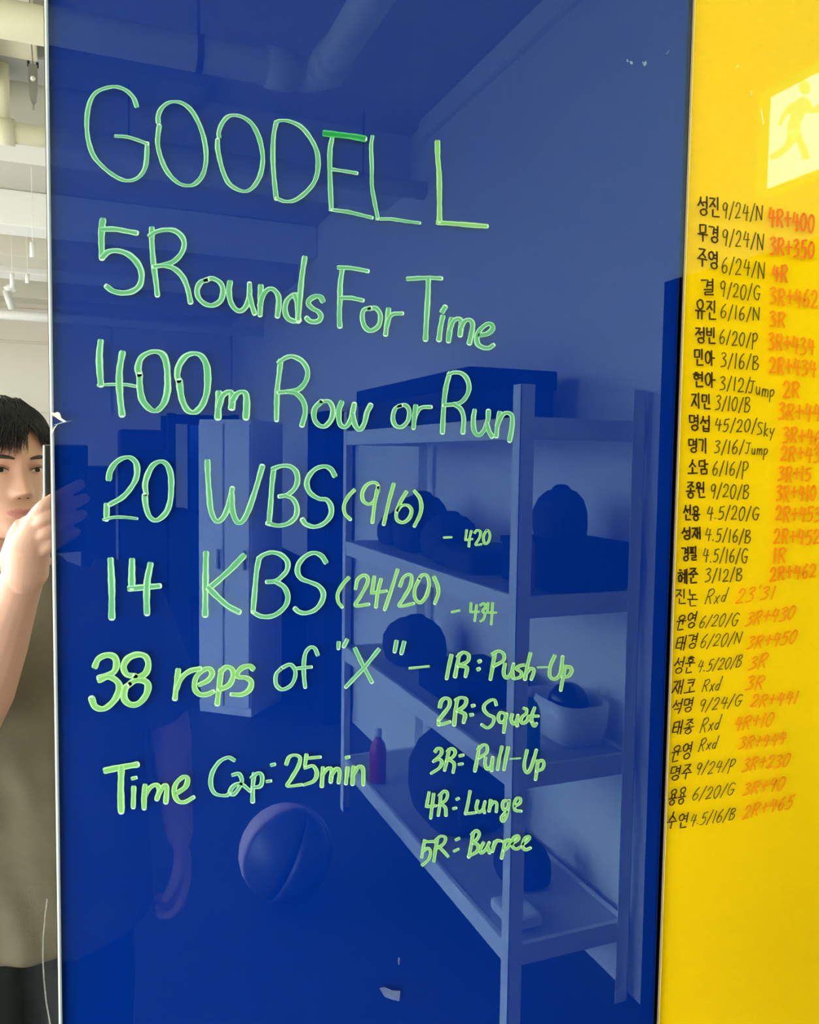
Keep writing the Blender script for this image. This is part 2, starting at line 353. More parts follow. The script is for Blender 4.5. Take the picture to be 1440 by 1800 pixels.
# hanging grey fitting seen in the mirror
p = refl(58, 150, 2.35); hx, hy = p.x, p.y
zt, zb = refl(58, 112, 2.35).z, refl(56, 190, 2.35).z
r = empty('hanging_clamp', (hx, hy, zt), 'grey tapered metal clamp hanging on a wire from the thick pipe', 'clamp')
L = zt-zb
q = MB(); q.loft([[(sx*w/2, sy*w/3, z) for sx, sy in ((1, 1), (-1, 1), (-1, -1), (1, -1))] for w, z in ((.026, 0), (.028, -.03), (.026, -L*.5), (.018, -L*.8), (.006, -L*.88), (.005, -L))])
q.build('clamp_body', M['grey'], r)
q = MB(); q.tube([(0, 0, 0), (-.004, 0, .09), (-.01, 0, ZC-zt)], .0018, 6); q.build('wire', M['grey'], r)
q = MB(); q.tube([(-.013, 0, -.005), (-.013, 0, .012)], .004, 8); q.tube([(.013, 0, -.005), (.013, 0, .012)], .004, 8); q.build('jaw', M['blackgl'], r)
q = MB(); q.ball((0, .012, -.045), .008, n=12, m=8); q.build('screw', M['white'], r, True)
# white T-shaped hanger far back
Y = 6.75
p0 = refl(20, 505, Y); p1 = refl(10, 510, Y); p2 = refl(28, 512, Y); p3 = refl(26, 556, Y)
r = empty('pipe_bracket', (p0.x, p0.y, p0.z), 'white angled bracket hanging below the far pipe', 'bracket')
v = Vector(r.location)
q = MB(); q.tube([p1-v, Vector((0, 0, .01)), p2-v], .03, 10); q.build('collar', M['white'], r, True)
q = MB(); q.tube([p1-v, p3-v], .028, 10); q.build('strut', M['white'], r, True)
q = MB(); q.tube([(0, 0, 0), (0, 0, ZC-v.z)], .012, 8); q.build('drop_rod', M['white'], r)
# small tube fittings high at the back
for (px, y0, y1, Y, lb) in ((57, 425, 451, 4.4, 'short bright lamp tube hanging beside the flat duct'), (48, 481, 497, 5.4, 'short white tube stub hanging between the ducts, nearer the board'),
                            (21, 480, 505, 5.4, 'short white tube stub hanging between the ducts, further left')):
    a = refl(px, y0, Y); c = refl(px, y1, Y)
    r = empty('lamp_stub', (a.x, a.y, a.z), lb, 'lamp')
    q = MB(); q.tube([(0, 0, 0), (c-a)], .014, 10); q.build('lamp_tube', M['white'], r, True)
    q = MB(); q.tube([(0, 0, 0), (0, 0, ZC-a.z)], .0015, 6); q.build('wire', M['white'], r)
#PART2
# ------------------------------------------------------------------ glass boards and the mirror
GZ0, GZ1 = .35, 2.35
XA, XBB, XC = -.0158, .5005, 1.42
blue = empty('blue_glass_board', (XA, 0, GZ0), 'royal blue back-painted glass writing board covered in green marker', 'writing board')
q = MB(); q.box(XA, XBB, 0.0, .004, GZ0, GZ1); local(blue, q.build('glass_sheet', M['glass']))
q = MB(); q.box(XA, XBB, .0045, .008, GZ0, GZ1); local(blue, q.build('paint_layer', M['blue']))
q = MB(); q.box(-.0180, -.0166, -.0004, .0065, GZ0, GZ1, .0003); local(blue, q.build('pale_edge', M['edge_w']))
q = MB(); q.box(-.0166, XA, 0, .008, GZ0, GZ1); local(blue, q.build('ground_edge', M['edge_g']))
q = MB(); q.box(XBB, .5016, 0, .008, GZ0, GZ1); local(blue, q.build('ground_edge', M['dark']))
q = MB(); q.box(.5016, .5026, -.0003, .008, GZ0, GZ1); local(blue, q.build('pale_edge', M['edge_p']))
yel = empty('yellow_glass_board', (.5042, 0, GZ0), 'yellow back-painted glass board listing results in black and orange', 'writing board')
q = MB(); q.box(.5042, XC, 0.0, .004, GZ0, GZ1); local(yel, q.build('glass_sheet', M['glass_y']))
q = MB(); q.box(.5042, XC, .0045, .008, GZ0, GZ1); local(yel, q.build('paint_layer', M['yellow']))
q = MB(); q.box(.5035, .5042, 0.0, .008, GZ0, GZ1); local(yel, q.build('ground_edge', mat('yellow_edge', srgb(250, 225, 120), .3)))
mir = empty('wall_mirror', (-1.3, .007, GZ0), 'tall wall mirror showing a person and the ceiling pipes', 'mirror')
q = MB(); q.box(-1.3, -.0186, .007, .011, GZ0-.1, GZ1+.1); local(mir, q.build('mirror_glass', M['mirror']))
q = MB(); q.box(-1.302, -.0186, .0115, .0155, GZ0-.1, GZ1+.1); local(mir, q.build('backing_board', M['dark']))

INKN = [0]
def ribbon(mb, pts, w, chisel=.25, seed=0, ends=False):
    """marker stroke: pts in photo pixels, laid on the face of the board; w = width in pixels"""
    INKN[0] += 1; y = -.00008-.00002*(INKN[0] % 12)
    P = [Vector((p[0], p[1])) for p in pts]
    # resample
    out = [P[0]]
    for p in P[1:]:
        if (p-out[-1]).length > .35: out.append(p)
    P = out
    if len(P) < 2: P = [P[0], P[0]+Vector((.8, -.3))]
    d = (P[0]-P[1]).normalized(); e = (P[-1]-P[-2]).normalized()
    P = [P[0]+d*w*.38]+[P[0]+d*w*.22]+P+[P[-1]+e*w*.22]+[P[-1]+e*w*.38]
    rr = random.Random(seed); ph = rr.random()*10; s = 0; n0 = len(mb.v); uv = mb.uv
    N = len(P)
    for i, p in enumerate(P):
        a, c = P[max(i-1, 0)], P[min(i+1, N-1)]; t = (c-a); t = t.normalized() if t.length > 0 else Vector((1, 0))
        if i: s += (p-P[i-1]).length
        nn = Vector((-t.y, t.x))
        ww = w*(1-chisel+chisel*abs(nn.x))*(1+.07*math.sin(s*.09+ph)+.04*math.sin(s*.31+ph*2))
        if i in (0, N-1): ww *= .62
        elif i in (1, N-2): ww *= .92
        for u, dy in ((0, 0), (.14, -.00006), (.86, -.00006), (1, 0)):
            q = p+nn*ww*(u-.5); wv = onwall(q.x, q.y, y+dy); mb.v.append(tuple(wv)); uv.append((u, s*.03+ph))
    for i in range(N-1):
        for k in range(3):
            a = n0+i*4+k; mb.f.append((a, a+1, a+5, a+4))
def build_ink(mb, name, m, parent, label=None):
    me = bpy.data.meshes.new(name); me.from_pydata(mb.v, [], mb.f)
    me.materials.append(m); ul = me.uv_layers.new(name='uv')
    for lp in me.loops: ul.data[lp.index].uv = mb.uv[lp.vertex_index]
    o = bpy.data.objects.new(name, me); COL.objects.link(o); local(parent, o)
    if label: o['label'] = label
    return o
def parse(st):
    L = st.startswith('L'); st = st.lstrip('L').strip()
    P = [tuple(float(a) for a in t.split(',')) for t in st.split()]
    return L, P
def word(org, sc, w, label, strokes, m='ink_green', chisel=.22):
    mb = MB(); mb.uv = []; blob = MB(); 
    for i, st in enumerate(strokes):
        L, P = parse(st); P = [(org[0]+x/sc, org[1]+y/sc) for x, y in P]
        if not L and len(P) > 2: C = [tuple(v) for v in catmull([(x, y, 0) for x, y in P], 7)]
        else:
            C = []
            for a, c in zip(P[:-1], P[1:]):
                for k in range(8): C.append((a[0]+(c[0]-a[0])*k/8, a[1]+(c[1]-a[1])*k/8))
            C.append(P[-1])
        ribbon(mb, C, w, chisel, seed=hash_(label)+i)
        # pale bead of ink where the pen was lifted
        if w > 6 and len(C) > 3:
            e = Vector(C[-1][:2]); t = (e-Vector(C[-3][:2])).normalized(); nn = Vector((-t.y, t.x)); c = e+t*w*.30; n0 = len(blob.v)
            for k in range(8):
                a = 2*math.pi*k/8; p = c+nn*math.cos(a)*w*.36+t*math.sin(a)*w*.16
                blob.v.append(tuple(onwall(p.x, p.y, -.00042)))
            blob.f.append(tuple(n0+k for k in range(8)))
    nf = len(mb.f); n0 = len(mb.v)
    mb.v += blob.v; mb.uv += [(0, 0)]*len(blob.v); mb.f += [tuple(i+n0 for i in f) for f in blob.f]
    o = build_ink(mb, 'handwritten_word', M[m], blue, label)
    o.data.materials.append(M['ink_dot'])
    for pl in o.data.polygons[nf:]: pl.material_index = 1
    return o
def hash_(s): return sum((i+1)*ord(c) for i, c in enumerate(s)) % 9973
A = ((140, 140), 4); B_ = ((460, 190), 3.4286); Cc = ((160, 370), 3.6); D_ = ((520, 440), 3.892); E_ = ((150, 580), 4.645)
F_ = ((460, 610), 3.1304); G_ = ((160, 780), 4.5); H_ = ((440, 790), 3.2727); I_ = ((170, 950), 4.5); J_ = ((470, 950), 3.4286)
K_ = ((150, 1120), 3.4286); L_ = ((570, 1110), 3.1304); M_ = ((170, 1310), 2.88); N_ = ((720, 1220), 5.5385)
def wd(c, w, label, *st, m='ink_green', ch=.22): return word(c[0], c[1], w, label, st, m, ch)
wd(A, 8.6, 'green letters GOO of the top line',
 '400,185 380,130 340,85 290,58 235,50 165,65 110,95 75,150 55,230 50,330 62,430 95,530 150,600 220,660 290,700 345,710 400,695 445,650 468,580 475,450', '255,397 330,402 400,422 475,450',
 '553,300 552,260 570,210 610,170 660,155 720,165 780,210 830,290 868,390 888,500 885,600 860,680 815,730 770,745 710,735 650,690 600,620 565,530 548,450 552,380 560,325',
 '980,400 978,370 1000,310 1040,262 1090,250 1150,265 1210,310 1255,390 1280,480 1288,570 1270,670 1225,750 1170,785 1110,772 1050,730 1010,650 985,560 970,480 970,425', ch=.38)
wd(B_, 8.6, 'green letters DE of the top line', '88,85 72,170 68,300 75,420 88,545', '88,85 115,75 170,80 240,115 300,190 335,270 340,360 320,440 270,505 200,555 140,562 92,545',
 '425,180 412,260 412,400 420,606', 'L430,370 500,380 570,392', 'L415,612 520,625 590,642 662,660', ch=.3)
wd(B_, 11, 'deeper green top bar of the letter E', '380,152 470,162 550,172 620,185', m='ink_deep', ch=0)
wd(B_, 7.2, 'thin green letter L', '668,172 660,230 664,350 665,470 680,560 700,660', 'L694,668 780,668 870,682 950,692')
wd(B_, 9.4, 'bright green last letter L', '1060,205 1062,300 1070,400 1072,540 1072,680', 'L1062,690 1180,698 1300,708 1355,712', m='ink_bright', ch=.1)
wd(Cc, 11.5, 'green numeral 5', '75,62 68,120 66,200 70,300', '75,118 150,118 220,130 285,142', '72,295 110,262 170,255 240,280 295,335 320,400 310,470 265,510 200,522 140,510 100,482')
wd(Cc, 10, 'green word Rounds', '385,115 385,200 395,330 410,440 420,535', '372,160 410,135 470,122 530,128 575,165 590,215 570,275 520,325 460,345 400,355', '400,355 470,350 530,370 580,420 610,490 630,580',
 '725,440 770,430 820,460 835,510 820,570 770,600 720,590 680,550 672,500 695,455 735,440', '880,455 873,510 885,580 915,625 950,635 985,600 1002,540 1003,465', '1003,540 1015,590 1035,650',
 'L1075,480 1073,560 1070,660', '1070,600 1085,540 1120,500 1155,500 1185,540 1188,600 1180,668', '1310,535 1280,535 1240,570 1228,630 1245,680 1285,700 1318,695', '1290,540 1306,590 1312,690', '1352,300 1335,420 1322,560 1312,700',
 '1467,572 1452,548 1420,544 1383,566 1378,594 1406,622 1438,640 1455,668 1443,696 1411,705 1383,698 1366,682')
wd(D_, 9.4, 'green word For', '318,135 305,230 302,350 298,440 302,520', 'L295,118 370,120 430,130 490,142', 'L315,325 380,325 455,342', '505,400 545,395 575,430 578,480 560,525 510,550 470,520 455,460 465,410 508,394', 'L635,405 625,480 615,575', '622,520 640,460 670,435 725,432')
wd(D_, 9.6, 'green word Time beneath the heading', 'L768,195 850,190 920,188 992,192', '908,200 905,300 898,420 892,520 888,610', 'L1005,455 990,530 980,612', 'L1003,418 1022,388', '1065,470 1055,540 1045,620', '1055,540 1075,490 1105,468 1130,480 1130,530 1125,580', '1130,530 1150,490 1185,475 1210,500 1205,560 1188,635',
 '1260,580 1310,570 1345,540 1340,510 1310,505 1265,540 1240,590 1245,640 1280,665 1320,668 1350,650')
wd(E_, 12.3, 'green figure 400m', '125,97 115,200 118,330 128,445', '302,190 280,320 278,440 285,560 300,690', '440,360 430,310 455,230 520,185 590,178 640,210 665,290 672,400 670,500 640,600 580,660 520,640 465,570 445,470 443,370', '762,410 750,370 765,290 820,215 890,192 950,215 990,290 1000,400 990,520 950,620 890,672 830,650 790,570 775,490 768,420',
 'L1090,515 1087,600 1083,715', '1090,620 1120,540 1170,505 1195,520 1200,580 1195,635', '1205,570 1235,525 1280,505 1312,530 1318,620 1312,715', ch=.42)
wd(E_, 7, 'thin green crossbar of the figure 4', '105,452 200,445 300,445 360,450 410,460')
wd(F_, 9.6, 'green word Row', '105,75 95,160 85,250 82,400', '95,85 130,60 170,52 220,75 250,120 250,170 225,215 185,240 95,250', '140,245 190,255 230,300 240,360 222,430', '330,300 370,300 392,340 385,395 350,435 315,430 290,395 292,340 328,300', '440,305 425,350 430,420 460,440 490,400 510,315', '500,370 515,430 540,455 565,420 580,360 600,320')
wd(F_, 8.4, 'small green word or', '755,325 790,320 812,350 805,405 770,440 735,430 722,390 735,340 768,322', 'L848,325 842,380 836,445', '840,400 860,350 885,332 930,330')
wd(F_, 8.8, 'green word Run', '1035,145 1015,220 1003,320 995,470', '1030,150 1060,140 1100,145 1130,175 1142,225 1125,275 1085,310 1005,320', '1060,315 1095,340 1112,390 1108,470', '1172,350 1165,400 1170,460 1195,485 1225,455 1245,400 1248,352', '1240,420 1250,460 1268,492', 'L1310,362 1298,420 1292,490', '1298,430 1320,380 1350,362 1378,380 1378,440 1365,515')
wd(G_, 10.6, 'green figure 20', '140,278 150,220 190,155 250,115 310,110 355,150 365,220 350,290 300,370 240,430 150,480', 'L125,485 122,595', '435,395 428,320 450,240 490,170 550,140 600,165 630,240 635,340 625,460 590,550 520,605 465,580 435,500 425,410', ch=.35)
wd(G_, 6.6, 'thin green foot of the figure 2', '100,600 180,582 270,582 360,592')
wd(G_, 10.2, 'green letter W', '922,140 925,250 935,400 950,530 990,612 1040,590 1085,500 1118,355', '1115,400 1118,520 1150,610 1190,620 1240,540 1300,370 1355,180')
wd(H_, 9.4, 'green letters BS beside the W', '135,115 125,200 118,310 108,425', '130,112 180,95 230,98 265,130 272,180 255,225 215,260 170,270', '205,265 245,285 268,330 262,385 220,425 160,438 100,425', '485,150 465,115 430,98 380,110 340,150 325,200 345,250 395,283 440,290 465,330 462,380 425,425 370,445 320,430 300,405')
wd(H_, 7, 'green figure 9/6 in brackets', '598,235 565,270 540,320 545,370 575,402', '735,240 735,205 710,190 670,205 645,250 650,295 680,315 710,300 730,250 735,215', '730,235 715,320 703,418', 'L825,200 800,290 768,430', '898,245 865,300 842,360 845,405 880,420 915,395 928,350 905,322 870,325 845,355', '945,240 975,280 985,330 975,380 945,440', m='ink_bright')
wd(H_, 4.8, 'small green note 420', 'L1115,507 1158,505', 'L1245,465 1238,522 1278,516', 'L1272,470 1262,510 1258,558', '1292,480 1305,465 1325,475 1318,510 1297,548 1330,546', '1360,465 1342,500 1348,540 1368,535 1380,495 1370,467 1360,465', m='ink_bright')
wd(I_, 12.2, 'green figure 14', '110,155 115,260 120,400 120,610', 'L280,160 278,260 278,370', 'L262,380 360,372 492,360', '425,192 400,320 395,450 398,575', ch=.15)
wd(I_, 11.2, 'green letter K', '865,102 862,250 860,400 858,590', 'L1163,122 1060,230 960,320 885,382', '890,380 960,450 1040,520 1125,565', ch=.15)
wd(J_, 9.4, 'green letters BS beside the K', '-50,107 -65,190 -75,297 -86,428', '-50,107 -20,85 30,72 85,88 122,130 118,180 85,220 50,245 0,250', '50,248 100,280 124,335 112,390 70,435 20,458 -38,457 -84,434', '352,130 325,92 280,75 230,95 190,140 182,190 205,230 260,252 310,275 338,320 325,375 285,420 230,438 190,430 168,412')
wd(J_, 7, 'green figure 24/20 in brackets', '490,225 455,265 425,320 428,370 450,400', '532,290 545,235 580,210 605,225 600,265 560,340 532,392 610,385', 'L645,220 630,318 715,305', 'L685,235 665,310 655,400', 'L785,178 750,290 708,415', '800,275 820,225 850,205 870,220 860,280 820,350 797,396 880,380', '915,235 890,290 890,345 920,375 955,340 975,270 965,215 935,208 914,232', '1005,222 1025,270 1030,320 1010,378', m='ink_bright')
wd(J_, 4.8, 'small green note 434', 'L1112,432 1158,422', 'L1228,378 1225,432 1275,430', 'L1262,390 1250,485', '1285,390 1305,380 1315,400 1298,425 1312,445 1302,475 1285,487', 'L1330,378 1325,435 1380,435', 'L1358,378 1350,505', m='ink_bright')
wd(K_, 12, 'green figure 38', '58,175 80,130 130,108 175,120 188,165 165,215 85,245', '85,258 140,240 190,265 205,310 175,380 115,430 60,420 38,370', '300,235 250,225 230,180 255,130 310,105 360,115 380,160 365,215 320,245 300,237', '265,285 240,310 235,370 270,405 320,400 365,350 378,290 350,262 300,262 267,282', m='ink_bright', ch=.15)
wd(K_, 10.2, 'green word reps', '560,200 550,280 540,370', '550,310 580,245 630,205 690,190', '690,285 740,260 765,220 745,190 700,205 665,250 660,310 690,345 735,345 768,330', '820,200 808,290 795,402', '815,210 850,180 885,195 890,240 865,290 810,315', '1010,190 990,175 945,185 915,220 925,240 970,245 1000,270 990,315 945,345 885,345', m='ink_bright', ch=.2)
wd(K_, 7.6, 'green word of', '1185,185 1235,165 1265,200 1262,250 1235,295 1185,315 1150,285 1150,225 1180,190', '1400,105 1385,70 1360,60 1330,90 1318,150 1318,230 1325,300', 'L1280,188 1360,180')
wd(L_, 7.6, 'green letter X in quotation marks', 'L170,95 210,180 262,278', 'L300,100 220,200 120,305', 'L80,62 78,92', 'L125,48 108,82', 'L398,55 388,110', 'L440,60 425,120')
wd(L_, 5.4, 'green dash after the quoted X', 'L470,202 575,192', m='ink_bright')
wd(L_, 7.4, 'green note 1R:', 'L700,132 685,200 674,258', 'L745,125 732,185 720,248', '735,140 765,115 795,130 788,165 740,190', '755,190 785,200 778,246', 'L852,166 858,163', 'L846,209 852,206', m='ink_bright', ch=.2)
wd(L_, 7, 'green exercise name Push-Up', 'L940,115 928,190 915,262', '925,125 960,108 988,125 985,160 935,190', '995,180 988,230 1005,255 1030,230 1042,180', 'L1035,215 1040,255', '1098,185 1075,190 1060,205 1085,225 1080,250 1050,260', 'L1135,122 1120,180 1105,262', '1112,230 1135,205 1155,215 1140,262', '1268,135 1245,190 1242,245 1270,262 1300,230 1312,140', 'L1325,190 1315,250 1302,322', '1325,200 1350,195 1362,215 1345,245 1312,252', m='ink_bright', ch=.2)
wd(L_, 4, 'green hyphen of the Push-Up line', 'L1175,198 1230,196', m='ink_bright')
wd(M_, 12, 'green capital T of the time cap line', 'L45,128 120,112 203,98', 'L125,115 122,220 124,335', m='ink_bright', ch=.1)
wd(M_, 9.4, 'green letters ime of the time cap line', 'L188,215 185,312', 'L183,168 195,165', '245,205 240,260 240,318', '240,270 265,220 300,200 318,225 305,272', '312,250 340,205 355,215 350,288', '410,240 450,210 460,170 440,160 405,190 392,235 410,280 445,288 488,265', m='ink_bright', ch=.3)
wd(M_, 8.2, 'green word Cap:', '695,75 665,62 620,85 585,140 578,200 600,245 650,255 672,246', '690,150 720,145 735,180 715,225 690,250 675,235 695,205 730,195 775,230', 'L797,145 790,210 790,285', '785,165 820,140 838,160 830,205 790,215', 'L886,100 898,97', 'L864,183 878,181', ch=.3)
wd(M_, 7.6, 'green figure 25min', '960,95 975,60 1005,50 1030,65 1020,110 985,170 967,206 1035,200', 'L1062,50 1055,100', 'L1065,66 1130,60', '1055,115 1095,105 1115,140 1100,180 1052,200', 'L1145,115 1140,207', '1145,150 1170,118 1190,125 1185,185', '1190,150 1215,118 1230,135 1225,188', 'L1270,115 1262,193', 'L1264,63 1275,60', 'L1300,110 1295,197', '1298,150 1325,110 1348,120 1350,198', m='ink_bright', ch=.3)
n5 = lambda *a: [' '.join(a)]
wd(N_, 7.6, 'green note 2R:', '295,125 310,70 350,40 390,60 385,120 335,190 288,248', 'L285,298 335,290 388,272', 'L283,255 284,295', 'L465,52 450,150 434,298', '450,60 500,35 550,50 540,110 470,165', '490,170 540,200 528,272', 'L612,115 625,112', 'L598,203 610,201', m='ink_bright')
wd(N_, 6.6, 'green exercise name Squat', '845,105 830,60 790,60 735,100 725,150 765,200 820,230 810,290 760,330 705,300', '930,190 885,180 865,230 885,275 925,260 945,200', 'L940,190 930,280 918,370', '1000,200 990,250 1015,290 1045,260 1055,210', 'L1045,250 1048,308', '1115,140 1140,150 1135,190 1100,220 1085,260 1105,285 1145,260 1165,215 1185,262', '1218,135 1195,200 1190,260 1215,310 1235,290', 'L1160,215 1250,215', m='ink_bright')
wd(N_, 6.4, 'green note 3R:', '250,560 275,530 310,540 305,590 235,655', '240,650 290,635 315,665 290,720 215,770', 'L385,540 365,640 342,740', '370,560 410,530 445,560 425,610 360,650', '390,640 435,680 425,760', 'L490,602 520,595', 'L482,685 512,680', m='ink_bright')
wd(N_, 6.6, 'green exercise name Pull-Up', 'L680,510 660,630 637,748', '665,540 720,495 755,510 750,570 680,620', '740,620 735,680 755,730 795,700 810,620', 'L800,690 800,743', 'L900,515 875,620 858,732', 'L960,522 940,620 920,733', '1145,550 1120,660 1120,730 1150,765 1190,700 1235,548', 'L1250,650 1240,740 1227,830', '1245,665 1290,645 1310,680 1290,730 1240,750', m='ink_bright')
wd(N_, 3.4, 'green hyphen of the Pull-Up line', 'L980,632 1080,625', m='ink_bright')
wd(N_, 6.2, 'green note 4R:', 'L190,960 165,1098 255,1088', 'L235,975 222,1080 207,1206', 'L305,980 295,1080 280,1180', '290,990 340,945 370,970 355,1030 290,1080', '310,1070 350,1110 355,1180', 'L460,1025 475,1018', 'L428,1115 450,1110', m='ink_bright')
wd(N_, 6.2, 'green exercise name Lunge', 'L590,948 570,1060 547,1165', 'L547,1166 640,1155', '665,1040 650,1110 675,1150 715,1120 735,1050', 'L720,1100 730,1153', 'L790,1035 785,1090 775,1138', '780,1100 820,1050 850,1070 845,1143', '960,1040 920,1040 905,1090 925,1130 960,1100 970,1040', '960,1110 945,1190 910,1240 895,1200 950,1140', '1030,1090 1075,1060 1080,1020 1045,1015 1020,1070 1030,1130 1085,1140', m='ink_bright')
wd(N_, 6.0, 'green note 5R:', '148,1425 132,1510 118,1590', 'L140,1440 230,1435', '125,1535 180,1500 205,1540 185,1610 125,1665', 'L270,1420 250,1530 237,1628', '240,1440 300,1385 350,1400 330,1460 250,1510', '290,1490 340,1540 375,1580', 'L452,1420 483,1406', 'L435,1530 475,1510', m='ink_bright')
wd(N_, 6.6, 'green exercise name Burpee', '620,1350 600,1470 577,1586', '605,1370 650,1330 680,1360 660,1410 620,1450', '620,1450 665,1470 660,1530 575,1580', '720,1450 690,1510 700,1550 745,1510 775,1450', 'L765,1500 780,1545', 'L830,1440 810,1530', '815,1490 850,1430 890,1430', 'L930,1430 915,1510 897,1596', '920,1450 960,1420 985,1440 960,1490 920,1520', '1000,1460 1060,1410 1050,1380 1010,1410 1000,1480 1040,1510 1080,1490', '1110,1460 1165,1410 1160,1385 1120,1410 1100,1480 1130,1515 1175,1500', m='ink_bright')

# small leftover marks on the blue glass: smears and scuffs
def patch(name, polys, m, parent, th=.0003, y=0):
    mb = MB()
    for P in polys:
        fr = [onwall(px, py, y-th) for px, py in P]; bk = [onwall(px, py, y) for px, py in P]; n = len(P); n0 = len(mb.v)
        mb.v += [tuple(v) for v in fr+bk]; mb.f.append(tuple(n0+k for k in range(n))); mb.f.append(tuple(n0+n+k for k in range(n))[::-1])
        for k in range(n): mb.f.append((n0+k, n0+n+k, n0+n+(k+1) % n, n0+(k+1) % n))
    return local(parent, mesh_obj(name, mb.v, mb.f, m))
mk = mat('faint_pale_scuff', (.28, .42, .50, 1), .7); mk.node_tree.nodes['Principled BSDF'].inputs['Alpha'].default_value = .75
patch('ink_smear', [[(1101, 105), (1104, 104), (1105, 109), (1103, 110)], [(1107, 107), (1112, 108), (1113, 113), (1108, 113)], [(1129, 107), (1132, 110), (1130, 113)], [(1133, 109), (1136, 107), (1137, 112), (1133, 117), (1131, 114)]], mk, blue)
patch('scratch', [[(1171, 95), (1176, 88), (1177, 88), (1172, 96)]], mk, blue)
sm = mat('dusty_smudge', (.16, .22, .38, 1), .8, var=.3, vscale=200); sm.node_tree.nodes['Principled BSDF'].inputs['Alpha'].default_value = .45
patch('smudge', [[(667, 1737), (676, 1735), (690, 1741), (704, 1742), (702, 1760), (688, 1757), (676, 1752)]], sm, blue)
patch('smudge', [[(700, 1682), (703, 1684), (702, 1697), (700, 1695)]], sm, blue)
# torn corner on the left edge
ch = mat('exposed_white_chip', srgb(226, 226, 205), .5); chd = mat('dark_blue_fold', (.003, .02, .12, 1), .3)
patch('chip', [[(88, 723), (95, 726), (101, 724), (105, 726), (108, 735), (117, 741), (112, 742), (104, 738), (90, 728)], [(90, 766), (92, 757), (96, 750), (102, 745), (97, 752), (93, 760)]], ch, blue, .0012)
patch('crease', [[(94, 747), (112, 741), (130, 739), (112, 743), (98, 747)]], mat('pale_crease', srgb(150, 175, 210), .4), blue, .0006)
patch('chip_wedge', [[(89, 730), (104, 739), (112, 743), (95, 747), (89, 758)]], chd, blue, .0002)  # dark blue wedge between the torn slivers
for i, (yy, s) in enumerate(((30, 1), (62, 1), (113, .8), (176, .7), (570, .8), (598, .8), (649, .6), (860, .5))):
    x0 = 79.5+yy*.0145; patch('edge_nick', [[(x0, yy-3*s), (x0+7*s, yy+1*s), (x0+3*s, yy+2*s), (x0, yy+2.5*s)]], mk, blue, .0003)
sc = mat('faint_scratch', srgb(150, 150, 140), .5); sc.node_tree.nodes['Principled BSDF'].inputs['Alpha'].default_value = .5
q = MB(); q.tube([onwall(px, py, .0068) for px, py in ((83, 1580), (79, 1610), (76, 1645), (75, 1680), (77, 1720), (81, 1760), (88, 1800))], .0005, 5); local(mir, q.build('scratch', sc))
ys_ = mat('bright_nick', srgb(255, 250, 190), .5)
for P in ([(1337.5, 192), (1339, 192), (1343, 218), (1342, 220), (1340, 210)], [(1321, 160), (1322, 160), (1322, 168), (1321, 168)], [(1294, 119), (1297, 114), (1299, 115), (1295, 120)]): patch('scratch', [P], ys_, yel)

